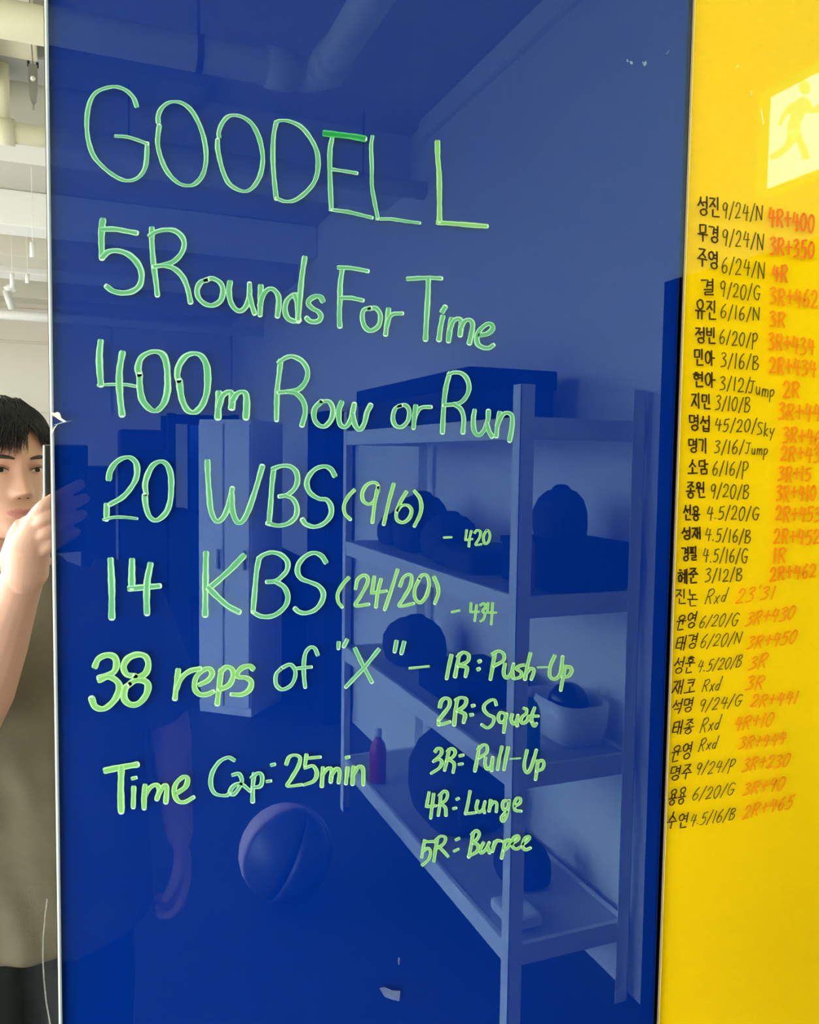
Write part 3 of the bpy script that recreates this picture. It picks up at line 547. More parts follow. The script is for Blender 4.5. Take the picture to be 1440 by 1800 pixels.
# ------------------------------------------------------------------ results list on the yellow board
GL = {  # stroke alphabet, unit box, y down; value = (advance, strokes)
'0': (.62, ['.5,0 .15,.25 .05,.6 .3,1 .65,.9 .9,.45 .8,.08 .5,0']), '1': (.3, ['L.6,0 .45,1']),
'2': (.62, ['.1,.25 .4,0 .8,.12 .7,.5 .1,.95', 'L.1,.97 .9,.93']), '3': (.6, ['.15,.1 .6,0 .85,.18 .4,.42', '.4,.42 .85,.6 .75,.9 .1,1']),
'4': (.66, ['L.35,0 .1,.55 .95,.5', 'L.75,.1 .65,1']), '5': (.6, ['L.3,.05 .2,.45', 'L.3,.06 .95,0', '.2,.45 .7,.4 .85,.7 .5,.98 .05,.98']),
'6': (.6, ['.75,0 .35,.25 .1,.65 .3,1 .75,.92 .85,.62 .5,.5 .15,.68']), '9': (.6, ['.85,.15 .5,0 .12,.2 .3,.5 .7,.42 .85,.12 .75,.55 .65,1']),
'/': (.42, ['L.95,-.05 .05,1.08']), 'N': (.7, ['L.1,.05 .12,1', 'L.1,.05 .85,.95', 'L.9,0 .85,.95']), 'G': (.72, ['.9,.12 .5,0 .12,.4 .25,.9 .7,1 .9,.6', 'L.5,.58 .95,.56']),
'P': (.6, ['L.2,.02 .12,1.15', '.1,.1 .6,-.02 .95,.2 .7,.5 .15,.6']), 'B': (.62, ['L.15,.02 .12,1', '.1,.08 .6,-.02 .8,.2 .3,.46', '.3,.46 .95,.62 .7,.98 .1,1']),
'R': (.68, ['L.2,.02 .1,1', '.1,.15 .6,-.02 .9,.2 .6,.45 .15,.52', '.35,.5 .6,.7 .85,1']), '+': (.6, ['L.05,.45 .95,.4', 'L.5,.08 .5,.85']), '.': (.2, ['L.4,.93 .5,.97']),
'J': (.62, ['L.1,.05 .95,.02', '.65,.02 .6,.6 .4,1 .05,.95']), 'u': (.5, ['.1,.45 .1,.8 .35,1 .75,.8 .8,.45', 'L.8,.6 .85,1']), 'm': (.7, ['L.08,.45 .08,1', '.08,.7 .3,.45 .48,.55 .48,.98', '.48,.7 .7,.45 .92,.55 .92,1']),
'p': (.5, ['L.15,.45 .1,1.4', '.12,.55 .6,.4 .9,.6 .6,.9 .15,.95']), 'S': (.6, ['.9,.08 .4,0 .15,.25 .7,.55 .8,.85 .1,.98']), 'k': (.45, ['L.15,0 .15,1', 'L.85,.4 .2,.7 .9,1']), 'y': (.5, ['.1,.4 .2,.75 .55,.8', 'L.95,.38 .6,.9 .3,1.4']),
'x': (.45, ['L.1,.5 .9,1', 'L.85,.45 .1,1']), 'd': (.5, ['.75,.55 .3,.55 .1,.85 .5,1 .8,.7', 'L.85,-.05 .75,1']), ' ': (.35, []), "'": (.2, ['L.6,-.05 .45,.12']), '"': (.3, ['L.3,-.35 .25,-.25', 'L.8,-.35 .75,-.25']),
}
JI = {'ㄱ': ['L0,.05 .95,.05 .75,1'], 'ㄴ': ['L.1,0 .1,.95 1,.9'], 'ㄷ': ['L.95,.05 .1,.08 .1,.92 1,.9'], 'ㄹ': ['L0,.02 .95,.02 .92,.46 .06,.5 .06,.97 1,.95'],
 'ㅁ': ['L.05,.03 .95,0 .92,.95 .08,1 .05,.03'], 'ㅂ': ['L.08,0 .1,1 .9,1 .92,0', 'L.1,.5 .9,.5'], 'ㅅ': ['.5,0 .4,.5 .02,1', 'L.45,.42 .98,.95'], 'ㅇ': ['.5,.02 .05,.3 .15,.85 .6,1 .95,.6 .8,.12 .5,.02'],
 'ㅈ': ['L.02,.06 .95,.03 .5,.55 .02,1', 'L.52,.5 .98,.95'], 'ㅋ': ['L0,.05 .95,.05 .75,1', 'L.05,.5 .88,.45'], 'ㅌ': ['L.95,.03 .1,.06 .1,.95 1,.93', 'L.12,.5 .9,.47'], 'ㅍ': ['L0,.05 1,.05', 'L.3,.05 .3,.9', 'L.7,.05 .7,.9', 'L0,.95 1,.92'],
 'ㅎ': ['L.3,0 .7,0', 'L.05,.25 .95,.22', '.5,.4 .15,.6 .3,.95 .75,.95 .85,.6 .5,.4'], 'ㅆ': ['.3,0 .2,.5 .02,1', 'L.25,.42 .5,.95', '.75,0 .65,.5 .5,1', 'L.7,.42 .98,.95']}
CHO = 'ㄱㄲㄴㄷㄸㄹㅁㅂㅃㅅㅆㅇㅈㅉㅊㅋㅌㅍㅎ'; JUNG = 'ㅏㅐㅑㅒㅓㅔㅕㅖㅗㅘㅙㅚㅛㅜㅝㅞㅟㅠㅡㅢㅣ'
JONG = ' ㄱㄲㄳㄴㄵㄶㄷㄹㄺㄻㄼㄽㄾㄿㅀㅁㅂㅄㅅㅆㅇㅈㅊㅋㅌㅍㅎ'
VV = {'ㅏ': ['L.3,0 .3,1', 'L.3,.5 1,.48'], 'ㅓ': ['L.8,0 .8,1', 'L0,.5 .8,.48'], 'ㅕ': ['L.8,0 .8,1', 'L0,.35 .8,.33', 'L0,.65 .8,.62'], 'ㅣ': ['L.6,0 .6,1'], 'ㅐ': ['L.2,.05 .2,.95', 'L.8,0 .8,1', 'L.2,.5 .8,.48'], 'ㅖ': ['L.5,.05 .5,.95', 'L.95,0 .95,1', 'L0,.35 .5,.33', 'L0,.6 .5,.6']}
VH = {'ㅗ': ['L.5,0 .5,.85', 'L0,.9 1,.85'], 'ㅜ': ['L0,.1 1,.08', 'L.5,.1 .5,1'], 'ㅠ': ['L0,.1 1,.08', 'L.3,.1 .27,1', 'L.7,.1 .68,1'], 'ㅛ': ['L.3,0 .3,.85', 'L.7,0 .7,.85', 'L0,.9 1,.85']}
def hangul(c):
    k = ord(c)-0xAC00; ci, vi, fi = CHO[k//588], JUNG[k % 588//28], JONG[k % 28]; out = []
    def put(sts, x0, y0, x1, y1):
        for st in sts:
            L, P = parse(st); out.append((L, [(x0+x*(x1-x0), y0+y*(y1-y0)) for x, y in P]))
    f = fi != ' '
    if vi in VV:
        wide = vi in 'ㅐㅖ'
        put(JI[ci], 0, .05, .5 if wide else .58, .5 if f else .85); put(VV[vi], .52 if wide else .55, 0, 1, .62 if f else 1)
        if f: put(JI[fi], .25, .66, .95, 1)
    elif vi in VH:
        put(JI[ci], .15, 0, .85, .34 if f else .5); put(VH[vi], 0, .38 if f else .55, 1, .62 if f else 1)
        if f: put(JI[fi], .18, .68, .85, 1.02)
    else:  # wo
        put(JI[ci], .05, 0, .5, .3); put(['L0,.1 1,.08', 'L.45,.1 .45,1'], 0, .34, .62, .66); put(['L.8,0 .8,1', 'L.3,.62 .8,.6'], .3, 0, 1, .66); put(JI[fi], .3, .7, 1, 1)
    return out
def text(s, xL, yL, xR, yR, h, w, m, slant, seed, label=None):
    rr = random.Random(seed); adv = [(.78 if ord(c) > 0x3000 else GL[c][0]) for c in s]; gap = .16; tot = sum(adv)+gap*(len(s)-1)
    mb = MB(); mb.uv = []; x = 0; n = 0
    for c, a in zip(s, adv):
        st = hangul(c) if ord(c) > 0x3000 else [parse(t) for t in GL[c][1]]
        jy = rr.uniform(-.05, .05)*h; js = rr.uniform(.93, 1.07)
        for L, P in st:
            Q = []
            for (u, v) in P:
                t = (x+a*u)/tot; v = (v-.5)*js; u_ = t*(xR-xL)
                Q.append((xL+u_-slant*v*h+rr.uniform(-.25, .25), yL+(yR-yL)*t+v*h+jy+rr.uniform(-.25, .25)))
            if not L and len(Q) > 2: Q = [tuple(v)[:2] for v in catmull([(a_, b_, 0) for a_, b_ in Q], 4)]
            elif len(Q) > 1:
                Rs = []
                for p, q2 in zip(Q[:-1], Q[1:]): Rs += [(p[0]+(q2[0]-p[0])*k/3, p[1]+(q2[1]-p[1])*k/3) for k in range(3)]
                Q = Rs+[Q[-1]]
            ribbon(mb, Q, w, .1, seed=seed+n); n += 1
        x += a+gap
    return build_ink(mb, 'handwritten_entry', M[m], yel, label)
ROWS = [
('성진', 1227, 362, 1265, 366, 33, '9/24/N', 1270, 369, 1341, 375, 27, '4R+400', 1351, 380, 1432, 395, 30),
('무경', 1228, 408, 1263, 413, 30, '9/24/N', 1270, 417, 1343, 425, 27, '3R+350', 1354, 431, 1432, 441, 29),
('주영', 1227, 452, 1262, 459, 30, '6/24/N', 1269, 464, 1345, 477, 27, '4R', 1358, 480, 1385, 482, 28),
('결', 1233, 503, 1255, 503, 28, '9/20/G', 1266, 508, 1337, 516, 25, '3R+462', 1354, 520, 1438, 526, 28),
('유진', 1223, 541, 1259, 545, 32, '6/16/N', 1267, 547, 1336, 553, 24, '3R', 1353, 560, 1381, 561, 26),
('정빈', 1223, 587, 1258, 591, 28, '6/20/P', 1265, 592, 1332, 598, 24, '3R+434', 1351, 600, 1432, 610, 28),
('민아', 1221, 627, 1256, 629, 27, '3/16/B', 1267, 632, 1334, 638, 25, '2R+434', 1353, 641, 1435, 648, 27),
('현아', 1219, 667, 1257, 669, 26, '3/12/', 1265, 673, 1319, 678, 24, '2R', 1377, 684, 1406, 687, 28),
('지민', 1216, 705, 1249, 706, 25, '3/10/B', 1258, 708, 1319, 712, 24, '3R+44', 1369, 722, 1443, 727, 28),
('명섭', 1212, 743, 1248, 744, 27, '45/20/', 1257, 747, 1330, 749, 23, '3R+46', 1377, 764, 1443, 769, 26),
('명기', 1211, 782, 1243, 783, 24, '3/16/', 1256, 785, 1308, 787, 23, '2R+43', 1373, 796, 1442, 800, 25),
('소담', 1210, 820, 1244, 820, 26, '6/16/P', 1253, 822, 1315, 825, 25, '3R+15', 1369, 833, 1426, 833, 24),
('종원', 1207, 861, 1239, 861, 27, '9/20/B', 1249, 863, 1317, 864, 24, '3R+410', 1365, 868, 1435, 866, 26),
('선용', 1202, 902, 1230, 903, 25, '4.5/20/G', 1243, 902, 1335, 903, 23, '2R+453', 1364, 903, 1443, 904, 26),
('성재', 1199, 938, 1232, 938, 22, '4.5/16/B', 1240, 940, 1320, 943, 23, '2R+452', 1361, 943, 1441, 944, 25),
('경필', 1199, 973, 1225, 972, 25, '4.5/16/G', 1236, 976, 1315, 978, 24, '1R', 1359, 978, 1382, 976, 24),
('혜준', 1192, 1013, 1227, 1012, 25, '3/12/B', 1240, 1012, 1305, 1010, 22, '2R+462', 1354, 1010, 1435, 1003, 23),
('진논', 1189, 1049, 1226, 1050, 27, 'Rxd', 1242, 1049, 1279, 1046, 25, "23'31", 1296, 1048, 1363, 1041, 24),
('윤영', 1190, 1095, 1224, 1090, 27, '6/20/G', 1231, 1093, 1299, 1089, 22, '3R+430', 1313, 1088, 1398, 1077, 23),
('태경', 1189, 1131, 1226, 1126, 27, '6/20/N', 1233, 1128, 1304, 1121, 22, '3R+450', 1315, 1130, 1401, 1119, 23),
('성훈', 1186, 1170, 1221, 1167, 30, '4.5/20/B', 1227, 1172, 1305, 1162, 21, '3R', 1318, 1166, 1350, 1160, 24),
('재코', 1183, 1210, 1223, 1205, 25, 'Rxd', 1236, 1206, 1268, 1202, 22, '3R', 1313, 1202, 1344, 1199, 23),
('석명', 1183, 1243, 1218, 1238, 25, '9/24/G', 1230, 1240, 1305, 1231, 21, '2R+441', 1322, 1233, 1403, 1226, 22),
('태종', 1183, 1282, 1220, 1275, 26, 'Rxd', 1233, 1275, 1267, 1270, 25, '4R+10', 1292, 1272, 1360, 1265, 24),
('윤영', 1181, 1325, 1216, 1318, 28, 'Rxd', 1230, 1310, 1262, 1304, 22, '3R+444', 1301, 1307, 1382, 1298, 22),
('명주', 1179, 1359, 1216, 1354, 26, '9/24/P', 1224, 1352, 1292, 1344, 22, '3R+230', 1307, 1345, 1389, 1336, 22),
('용용', 1177, 1402, 1206, 1397, 27, '6/20/G', 1219, 1397, 1292, 1387, 22, '3R+90', 1308, 1387, 1380, 1378, 22),
('수연', 1174, 1444, 1209, 1440, 28, '4.5/16/B', 1214, 1442, 1293, 1430, 21, '2R+465', 1308, 1428, 1395, 1408, 22)]
ORD = 'first second third fourth fifth sixth seventh eighth ninth tenth eleventh twelfth thirteenth fourteenth fifteenth sixteenth seventeenth eighteenth nineteenth twentieth twenty-first twenty-second twenty-third twenty-fourth twenty-fifth twenty-sixth twenty-seventh last'.split()
for i, Rw in enumerate(ROWS):
    sl = .0 if i < 8 else (.05 if i < 17 else .3); sn = 0 if i < 18 else .2
    text(*Rw[:6], 3.3 if i < 17 else 2.5, 'ink_black', sn, 100+i, 'black handwritten entry, %s row' % ORD[i])
    text(*Rw[6:12], 2.5 if i < 17 else 2.0, 'ink_thin', sl*.8+.05, 300+i, 'thin dark handwritten weights, %s row' % ORD[i])
    text(*Rw[12:18], 4.4 if i < 17 else 3.2, 'ink_red' if i < 3 else 'ink_orange', sl, 500+i, 'orange handwritten result, %s row' % ORD[i])
text('Jump', 1317, 680, 1362, 687, 22, 2.3, 'ink_thin', .1, 801, 'thin dark word Jump, eighth row')
text('Sky', 1331, 753, 1362, 755, 22, 2.3, 'ink_thin', .1, 802, 'thin dark word Sky, tenth row')
text('Jump', 1311, 788, 1350, 791, 19, 2.2, 'ink_thin', .1, 803, 'thin dark word Jump, eleventh row')
text('"', 1372, 1033, 1379, 1033, 20, 2.6, 'ink_orange', .1, 804, 'orange seconds mark, eighteenth row')
# ------------------------------------------------------------------ exit sign over the door
sg = empty('exit_sign', (XR, -.62, 2.21), 'green lit running-man exit sign above the dark door', 'sign')
SY0, SY1, SZ0, SZ1 = -.43, -.918, 2.198, 2.436   # right wall, faces -x
q = MB(); q.box(XR-.035, XR-.001, SY1, SY0, SZ0, SZ1, .006); local(sg, q.build('case', M['sign_b']))
q = MB(); q.box(XR-.039, XR-.036, SY1+.042, SY0-.05, SZ0+.008, SZ1-.028, .001); local(sg, q.build('lit_panel', M['sign_w']))
def sp(px, py): 
    d = ray(px, py); t = (XR-.041-CP[0])/d[0]; p = CP+d*t; return Vector((p[0], -p[1], p[2]))
def signshape(name, polys):
    mb = MB()
    for P in polys:
        n = len(P); n0 = len(mb.v); V = [sp(*p) for p in P]
        mb.v += [tuple(v+Vector((-.0015, 0, 0))) for v in V]+[tuple(v+Vector((.0015, 0, 0))) for v in V]
        mb.f.append(tuple(n0+k for k in range(n))); mb.f.append(tuple(n0+n+k for k in range(n))[::-1])
        for k in range(n): mb.f.append((n0+k, n0+n+k, n0+n+(k+1) % n, n0+(k+1) % n))
    return local(sg, mb.build(name, M['sign_g']))
hd = [(1415+9.5*math.cos(a)+1*math.sin(a), 154+13*math.sin(a)) for a in [k*2*math.pi/14 for k in range(14)]]
signshape('running_figure', [hd,
 [(1398, 178), (1410, 170), (1420, 172), (1426, 180), (1430, 190), (1440, 182), (1452, 178), (1452, 190), (1440, 198), (1424, 200), (1416, 197), (1408, 216), (1406, 232), (1388, 236), (1384, 226), (1392, 198), (1380, 206), (1374, 222), (1368, 220), (1374, 204), (1384, 188)],
 [(1388, 228), (1406, 228), (1398, 250), (1388, 262), (1372, 276), (1356, 282), (1354, 272), (1370, 264), (1382, 252)],
 [(1394, 228), (1406, 226), (1412, 246), (1420, 262), (1424, 280), (1412, 280), (1406, 262)]])

# ------------------------------------------------------------------ steel shelving seen in the blue glass
RX0, RX1, RY0, RY1, RTOP = 1.075, 1.475, -1.30, -2.86, 1.78
rk = empty('steel_shelving', ((RX0+RX1)/2, (RY0+RY1)/2, 0), 'white boltless steel shelving unit standing along the right wall', 'shelving')
PW = .042
for (x, y, sx, sy) in ((RX0, RY0, 1, -1), (RX1, RY0, -1, -1), (RX0, RY1, 1, 1), (RX1, RY1, -1, 1)):
    q = MB(); q.box(x, x+sx*PW, y, y+sy*.002, 0, RTOP); q.box(x, x+sx*.002, y, y+sy*PW, 0, RTOP)
    local(rk, q.build('post', M['white']))
LV = [1.695, 1.215, .745, .245]
for z in LV:
    for y, s in ((RY0, -1), (RY1, 1)):
        q = MB(); q.box(RX0+.003, RX1-.003, y+s*.003, y+s*.020, z-.06, z, .003); local(rk, q.build('beam', M['white']))
    for x, s in ((RX0, 1), (RX1, -1)):
        q = MB(); q.box(x+s*.003, x+s*.020, RY1+.021, RY0-.021, z-.06, z, .003); local(rk, q.build('beam', M['white']))
    q = MB(); q.box(RX0+.021, RX1-.021, RY1+.021, RY0-.021, z-.018, z-.004); local(rk, q.build('shelf_board', M['greyp']))
def bx(name, x0, x1, y0, y1, z, h, m, label, cat, bev=.008, parts=None, group=None):
    r = empty(name, ((x0+x1)/2, (y0+y1)/2, z), label, cat, group)
    q = MB(); q.box(x0, x1, y0, y1, z, z+h, bev); local(r, q.build('body', m)); return r
def bag(x, y, z, w, d, h, m, label, cat='bag'):
    r = empty('gym_bag', (x, y, z), label, cat)
    q = MB(); rings = []
    for i, (t, s) in enumerate(((0, .8), (.03, .96), (.25, 1.02), (.55, 1), (.8, .82), (.95, .55), (1, .3))):
        rings.append([(w/2*s*math.copysign(abs(math.cos(a))**.7, math.cos(a))*(1+.05*math.sin(3*a+i)), d/2*s*math.copysign(abs(math.sin(a))**.7, math.sin(a)), h*t+.001) for a in [2*math.pi*k/20 for k in range(20)]])
    q.loft(rings); q.build('body', m, r, True)
    q = MB(); q.tube(catmull([(-w*.2, 0, h*.9), (-w*.12, 0, h*1.03), (w*.12, 0, h*1.03), (w*.2, 0, h*.9)], 5), .008, 8); q.build('handle', m, r, True)
    q = MB(); q.box(-w*.3, w*.3, d*.46, d*.53, h*.15, h*.5, .01); q.build('pocket', m, r)
    return r
def bottle(x, y, z, rad, h, m, label):
    r = empty('bottle', (x, y, z), label, 'bottle')
    q = MB(); q.loft([[(s*rad*math.cos(a), s*rad*math.sin(a), t*h+.001) for a in [2*math.pi*k/16 for k in range(16)]] for t, s in ((0, .85), (.02, 1), (.62, 1), (.75, .75), (.82, .38), (.9, .36))]); q.build('body', m, r, True)
    q = MB(); q.tube([(0, 0, .88*h), (0, 0, h)], rad*.45, 14); q.build('cap', M['white'], r, True)
    return r
# top: long two-tone dark box
t = bx('storage_case', 1.10, 1.40, -2.74, -1.66, 1.695, .155, M['black'], 'long dark storage case on top of the white shelving', 'storage case', .01)
q = MB(); q.box(1.094, 1.406, -2.745, -1.655, 1.80, 1.862, .006); local(t, q.build('lid', M['navy']))
# level 2
L2 = 1.215
t = bx('storage_box', 1.20, 1.46, -1.62, -1.33, L2, .125, M['navy'], 'dark blue box at the near end of the upper shelf', 'box')
q = MB(); q.box(1.195, 1.465, -1.625, -1.325, L2+.115, L2+.135, .004); local(t, q.build('lid', M['navy']))
bag(1.325, -1.49, L2+.136, .15, .14, .145, M['black'], 'black drawstring pouch on the dark blue box')
bottle(1.135, -1.37, L2, .032, .20, M['amber'], 'amber bottle beside the near shelf post')
bx('folded_towel', 1.14, 1.42, -2.02, -1.72, L2, .07, M['black'], 'folded black towel behind the dark blue box', 'towel', .02)
for k, (y, w, h) in enumerate(((-2.15, .2, .16), (-2.42, .22, .22), (-2.68, .16, .13))):
    bag(1.27, y, L2, w, .2, h, M['black'], ('squat black bag on the upper shelf, beside the towel', 'tallest black bag on the upper shelf', 'small black bag at the far end of the upper shelf')[k])
# level 3
L3 = .745
r = empty('white_tray', (1.375, -1.5, L3), 'white open tray with a curved rim holding a dark ball', 'tray')
q = MB(); 
rg = lambda s, z: [(1.375+s*.085*math.copysign(abs(math.cos(a))**.5, math.cos(a)), -1.5+s*.13*math.copysign(abs(math.sin(a))**.5, math.sin(a)), z) for a in [2*math.pi*k/24 for k in range(24)]]
q.loft([rg(.86, L3), rg(.98, L3+.06), rg(1.0, L3+.12), rg(.95, L3+.12), rg(.9, L3+.05), rg(.8, L3+.015)]); local(r, q.build('bowl', M['plastic'], smooth=True))
r = empty('ball', (1.375, -1.5, L3+.1), 'dark rubber ball resting in the white tray', 'ball'); q = MB(); q.ball((0, 0, 0), .062, n=20, m=14); q.build('ball_body', M['blackgl'], r, True)
q = MB(); q.tube([(.0625*math.cos(a), .0625*math.sin(a), 0) for a in [2*math.pi*k/24 for k in range(25)]], .0015, 6); q.build('seam', M['black'], r)
bottle(1.18, -1.40, L3, .034, .19, M['green'], 'green bottle beside the white tray')
bx('storage_box', 1.15, 1.42, -2.15, -1.80, L3, .10, M['navy'], 'low dark blue box in the middle of the second shelf', 'box')
bag(1.28, -2.5, L3, .24, .26, .18, M['black'], 'black bag at the far end of the second shelf')
# level 4
L4 = .245
bag(1.30, -2.12, L4, .30, .42, .33, M['black'], 'large black backpack on the bottom shelf', 'backpack')
bottle(1.13, -2.52, L4, .035, .22, M['red'], 'red bottle at the far end of the bottom shelf')
bag(1.30, -1.62, L4, .16, .18, .13, M['black'], 'small black pouch near the front of the bottom shelf')
r = bx('folded_cloth', 1.12, 1.22, -1.50, -1.36, L4, .035, M['plastic'], 'folded white cloth on the bottom shelf', 'cloth', .012)
# ball on the floor
M['ballg'] = mat('dark_grey_vinyl', (.06, .06, .075, 1), .4)
_d = ray(503, 1497); _b = CP+_d*((.17-CP[2])/_d[2])
r = empty('medicine_ball', (_b[0], -_b[1], .17), 'black medicine ball with a pale pink panel on the floor', 'ball')
for k in range(6):
    q = MB(); n = 8; a0 = k*math.pi/3
    rings = []
    for i in range(13):
        t_ = math.pi*(i+.05)/12.1; rings.append([(.168*math.sin(t_)*math.cos(a0+.02+j*(math.pi/3-.04)/6), .168*math.sin(t_)*math.sin(a0+.02+j*(math.pi/3-.04)/6), .168*math.cos(t_)) for j in range(7)]+[(.12*math.sin(t_)*math.cos(a0+math.pi/6), .12*math.sin(t_)*math.sin(a0+math.pi/6), .12*math.cos(t_))])
    q.loft(rings); q.build('gore', M['pink'] if k == 2 else M['ballg'], r, True)
r.rotation_euler = (.3, .35, .75)
# tall cabinets and screens farther down the room
def cabinet(x0, x1, y, h, m, label, nd=2):
    r = empty('locker', ((x0+x1)/2, y-.2, 0), label, 'locker')
    q = MB(); q.box(x0, x1, y-.4, y, 0.0, h, .005); local(r, q.build('body', m)); w = (x1-x0)/nd
    for k in range(nd):
        q = MB(); q.box(x0+k*w+.008, x0+(k+1)*w-.008, y+.002, y+.018, .06, h-.03, .003); local(r, q.build('door', m))
        q = MB(); q.box(x0+(k+1)*w-.04, x0+(k+1)*w-.028, y+.018, y+.04, h*.5, h*.5+.12, .003); local(r, q.build('handle', M['grey']))
    return r
cabinet(.76, 1.12, -4.35, 1.80, M['cabw'], 'white tall locker standing askew beyond the shelving').rotation_euler = (0, 0, .7)
t = bx('storage_bench', 1.12, 1.49, -6.8, -4.95, 0.0, .86, M['navy'], 'long low dark bench cabinet against the right wall', 'bench', .01)
cabinet(1.32, 1.49, -4.0, 1.85, M['navy'], 'tall narrow dark locker against the right wall', 1)
# rig of black uprights and racks along the end wall
r = empty('squat_rig', (-.3, -7.4, 0), 'black steel training rig against the end wall', 'rig')
for x in (-2.2, -1.2, -.95, .75, 1.3):
    for y in (-7.5, -6.9):
        q = MB(); q.box(x-.035, x+.035, y-.035, y+.035, 0, 2.2 if x < -1 else 1.95, .004); local(r, q.build('upright', M['black']))
for y in (-7.5, -6.9):
    q = MB(); q.box(-2.2, -1.2, y-.03, y+.03, 2.1, 2.16, .003); local(r, q.build('crossbar', M['black']))
    q = MB(); q.box(.75, 1.3, y-.03, y+.03, 1.88, 1.94, .003); local(r, q.build('crossbar', M['black']))
for k, (x0, x1, h) in enumerate(((.0, .22, 1.5), (.25, .55, 1.75), (.56, .72, 1.2))):
    bx('stacked_mats', x0, x1, -5.6, -5.2, 0, h, M['black'], ('black foam mat stack, medium height, far down the room', 'tallest black foam mat stack far down the room', 'lowest black foam mat stack beside the tall one')[k], 'mats', .02)
# ------------------------------------------------------------------ phone and person
def ph(a, b, c): return Vector(CP)+cr*a+cu*b+cf*c     # phone axes: right, up, towards the board
phn = empty('phone', ph(-.022, -.062, -.009), 'dark phone with a silver frame held up in one hand', 'phone')
def phbox(name, a0, a1, b0, b1, c0, c1, m, bev=.004):
    q = MB(); q.box(a0, a1, b0, b1, c0, c1, bev); q.v = [tuple(ph(*v)) for v in q.v]
    return local(phn, q.build(name, m))
phbox('frame', -.045, .015, -.136, .012, -.0135, -.0062, M['silver'], .003)
phbox('back_glass', -.0435, .0135, -.1345, .0105, -.0062, -.0056, M['phoneback'], .0002)
phbox('screen', -.0435, .0135, -.1345, .0105, -.0141, -.0135, M['blackgl'], .0002)
for a, b_ in ((0, 0), (0, -.018), (-.014, -.009)):
    q = MB(); q.tube([ph(a, b_, -.0056), ph(a, b_, -.0040)], .0062, 16); local(phn, q.build('camera_lens', M['blackgl'], smooth=True))

def skin_material():
    m = mat('skin', srgb(220, 170, 144), .5, var=.035, vscale=18, bump=.06, bscale=900)
    B = m.node_tree.nodes['Principled BSDF']; B.inputs['Subsurface Weight'].default_value = .0
    return m
M['skin'] = skin_material()
M['lip'] = mat('lip_skin', srgb(206, 136, 128), .4, var=.05, vscale=200)
M['hair'] = mat('black_hair', (.010, .009, .009, 1), .38, bump=.3, bscale=900)
M['eyew'] = mat('eye_white', srgb(215, 205, 200), .2); M['iris'] = mat('dark_iris', (.012, .008, .006, 1), .1)
M['tee'] = mat('olive_brown_cotton', (.150, .128, .082, 1), .95, var=.10, vscale=14, bump=.35, bscale=700)
M['pants'] = mat('dark_charcoal_cotton', (.017, .022, .022, 1), .9, var=.15, vscale=12, bump=.3, bscale=600)
M['shoe'] = mat('black_shoe', (.015, .015, .015, 1), .6); M['sole'] = mat('white_sole', srgb(220, 220, 215), .6)
PX, PY = -.10, -1.04          # standing place
HO = Vector((-.132, -.988, 1.551)); YAW = math.radians(-29)
def hloc(x, y, z):            # head axes: x to image right, y towards the board, z up
    c, s = math.cos(YAW), math.sin(YAW); return HO+Vector((x*c-y*s, x*s+y*c, z))
def interp(tab, z, k):
    for a, b_ in zip(tab[:-1], tab[1:]):
        if a[0] <= z <= b_[0]:
            t = (z-a[0])/(b_[0]-a[0]); t = t*t*(3-2*t)*.35+t*.65; return a[k]+(b_[k]-a[k])*t
    return tab[0][k] if z < tab[0][0] else tab[-1][k]
HT = [(-.119, .010, .066, .040), (-.114, .026, .078, .025), (-.104, .037, .083, .005), (-.088, .047, .085, -.03), (-.068, .056, .085, -.06), (-.045, .063, .085, -.076), (-.02, .0685, .085, -.087), (0, .071, .085, -.093),
      (.03, .0745, .089, -.098), (.06, .073, .082, -.094), (.085, .062, .064, -.08), (.103, .041, .038, -.052), (.1125, .012, .008, -.02)]
G = lambda d, s: math.exp(-(d/s)**2)
def face(x, z):
    h = 0
    zn = max(0, min(1, (.008-z)/.044))
    if z > -.055: h += (.0045+.0165*zn**1.4)*G(x, .0085+.005*zn)*(1 if z > -.038 else max(0, 1-(-.038-z)/.012))*(1 if z < .01 else G(z-.01, .018))
    h += .0065*G(abs(x)-.0125, .0065)*G(z+.040, .0075)
    h += .0035*G(x, .011)*G(z+.037, .008)
    h -= .0022*G(abs(x)-.0068, .0032)*G(z+.0475, .0028)
    h -= .0085*G(abs(x)-.019, .011)*G(z-.001, .010)+.0045*G(abs(x)-.034, .014)*G(z-.002, .012)
    h += .0048*G(abs(x)-.031, .0115)*G(z-.001, .0085)
    h += .0022*G(abs(x)-.028, .018)*G(z-.019, .008)
    h += .003*G(abs(x)-.042, .018)*G(z+.030, .018)
    h += .0052*G(x, .021)*G(z+.067, .0058)+.0062*G(x, .017)*G(z+.0785, .0058)
    h -= .0042*G(x, .023)*G(z+.0725, .0020)
    h -= .0025*G(x, .02)*G(z+.088, .006); h += .0045*G(x, .018)*G(z+.102, .012)
    h -= .0012*G(x, .003)*G(z+.058, .006)
    return h
def surf(x, z, d=0):
    w, f = interp(HT, z, 1), interp(HT, z, 2); yc = -.005
    yy = yc+(f-yc)*max(0, 1-(abs(x)/w)**2.3)**.5
    return hloc(x, yy+face(x, z)*G(x, .075)+d, z)
body = MB()
rings = []; NZ = 120
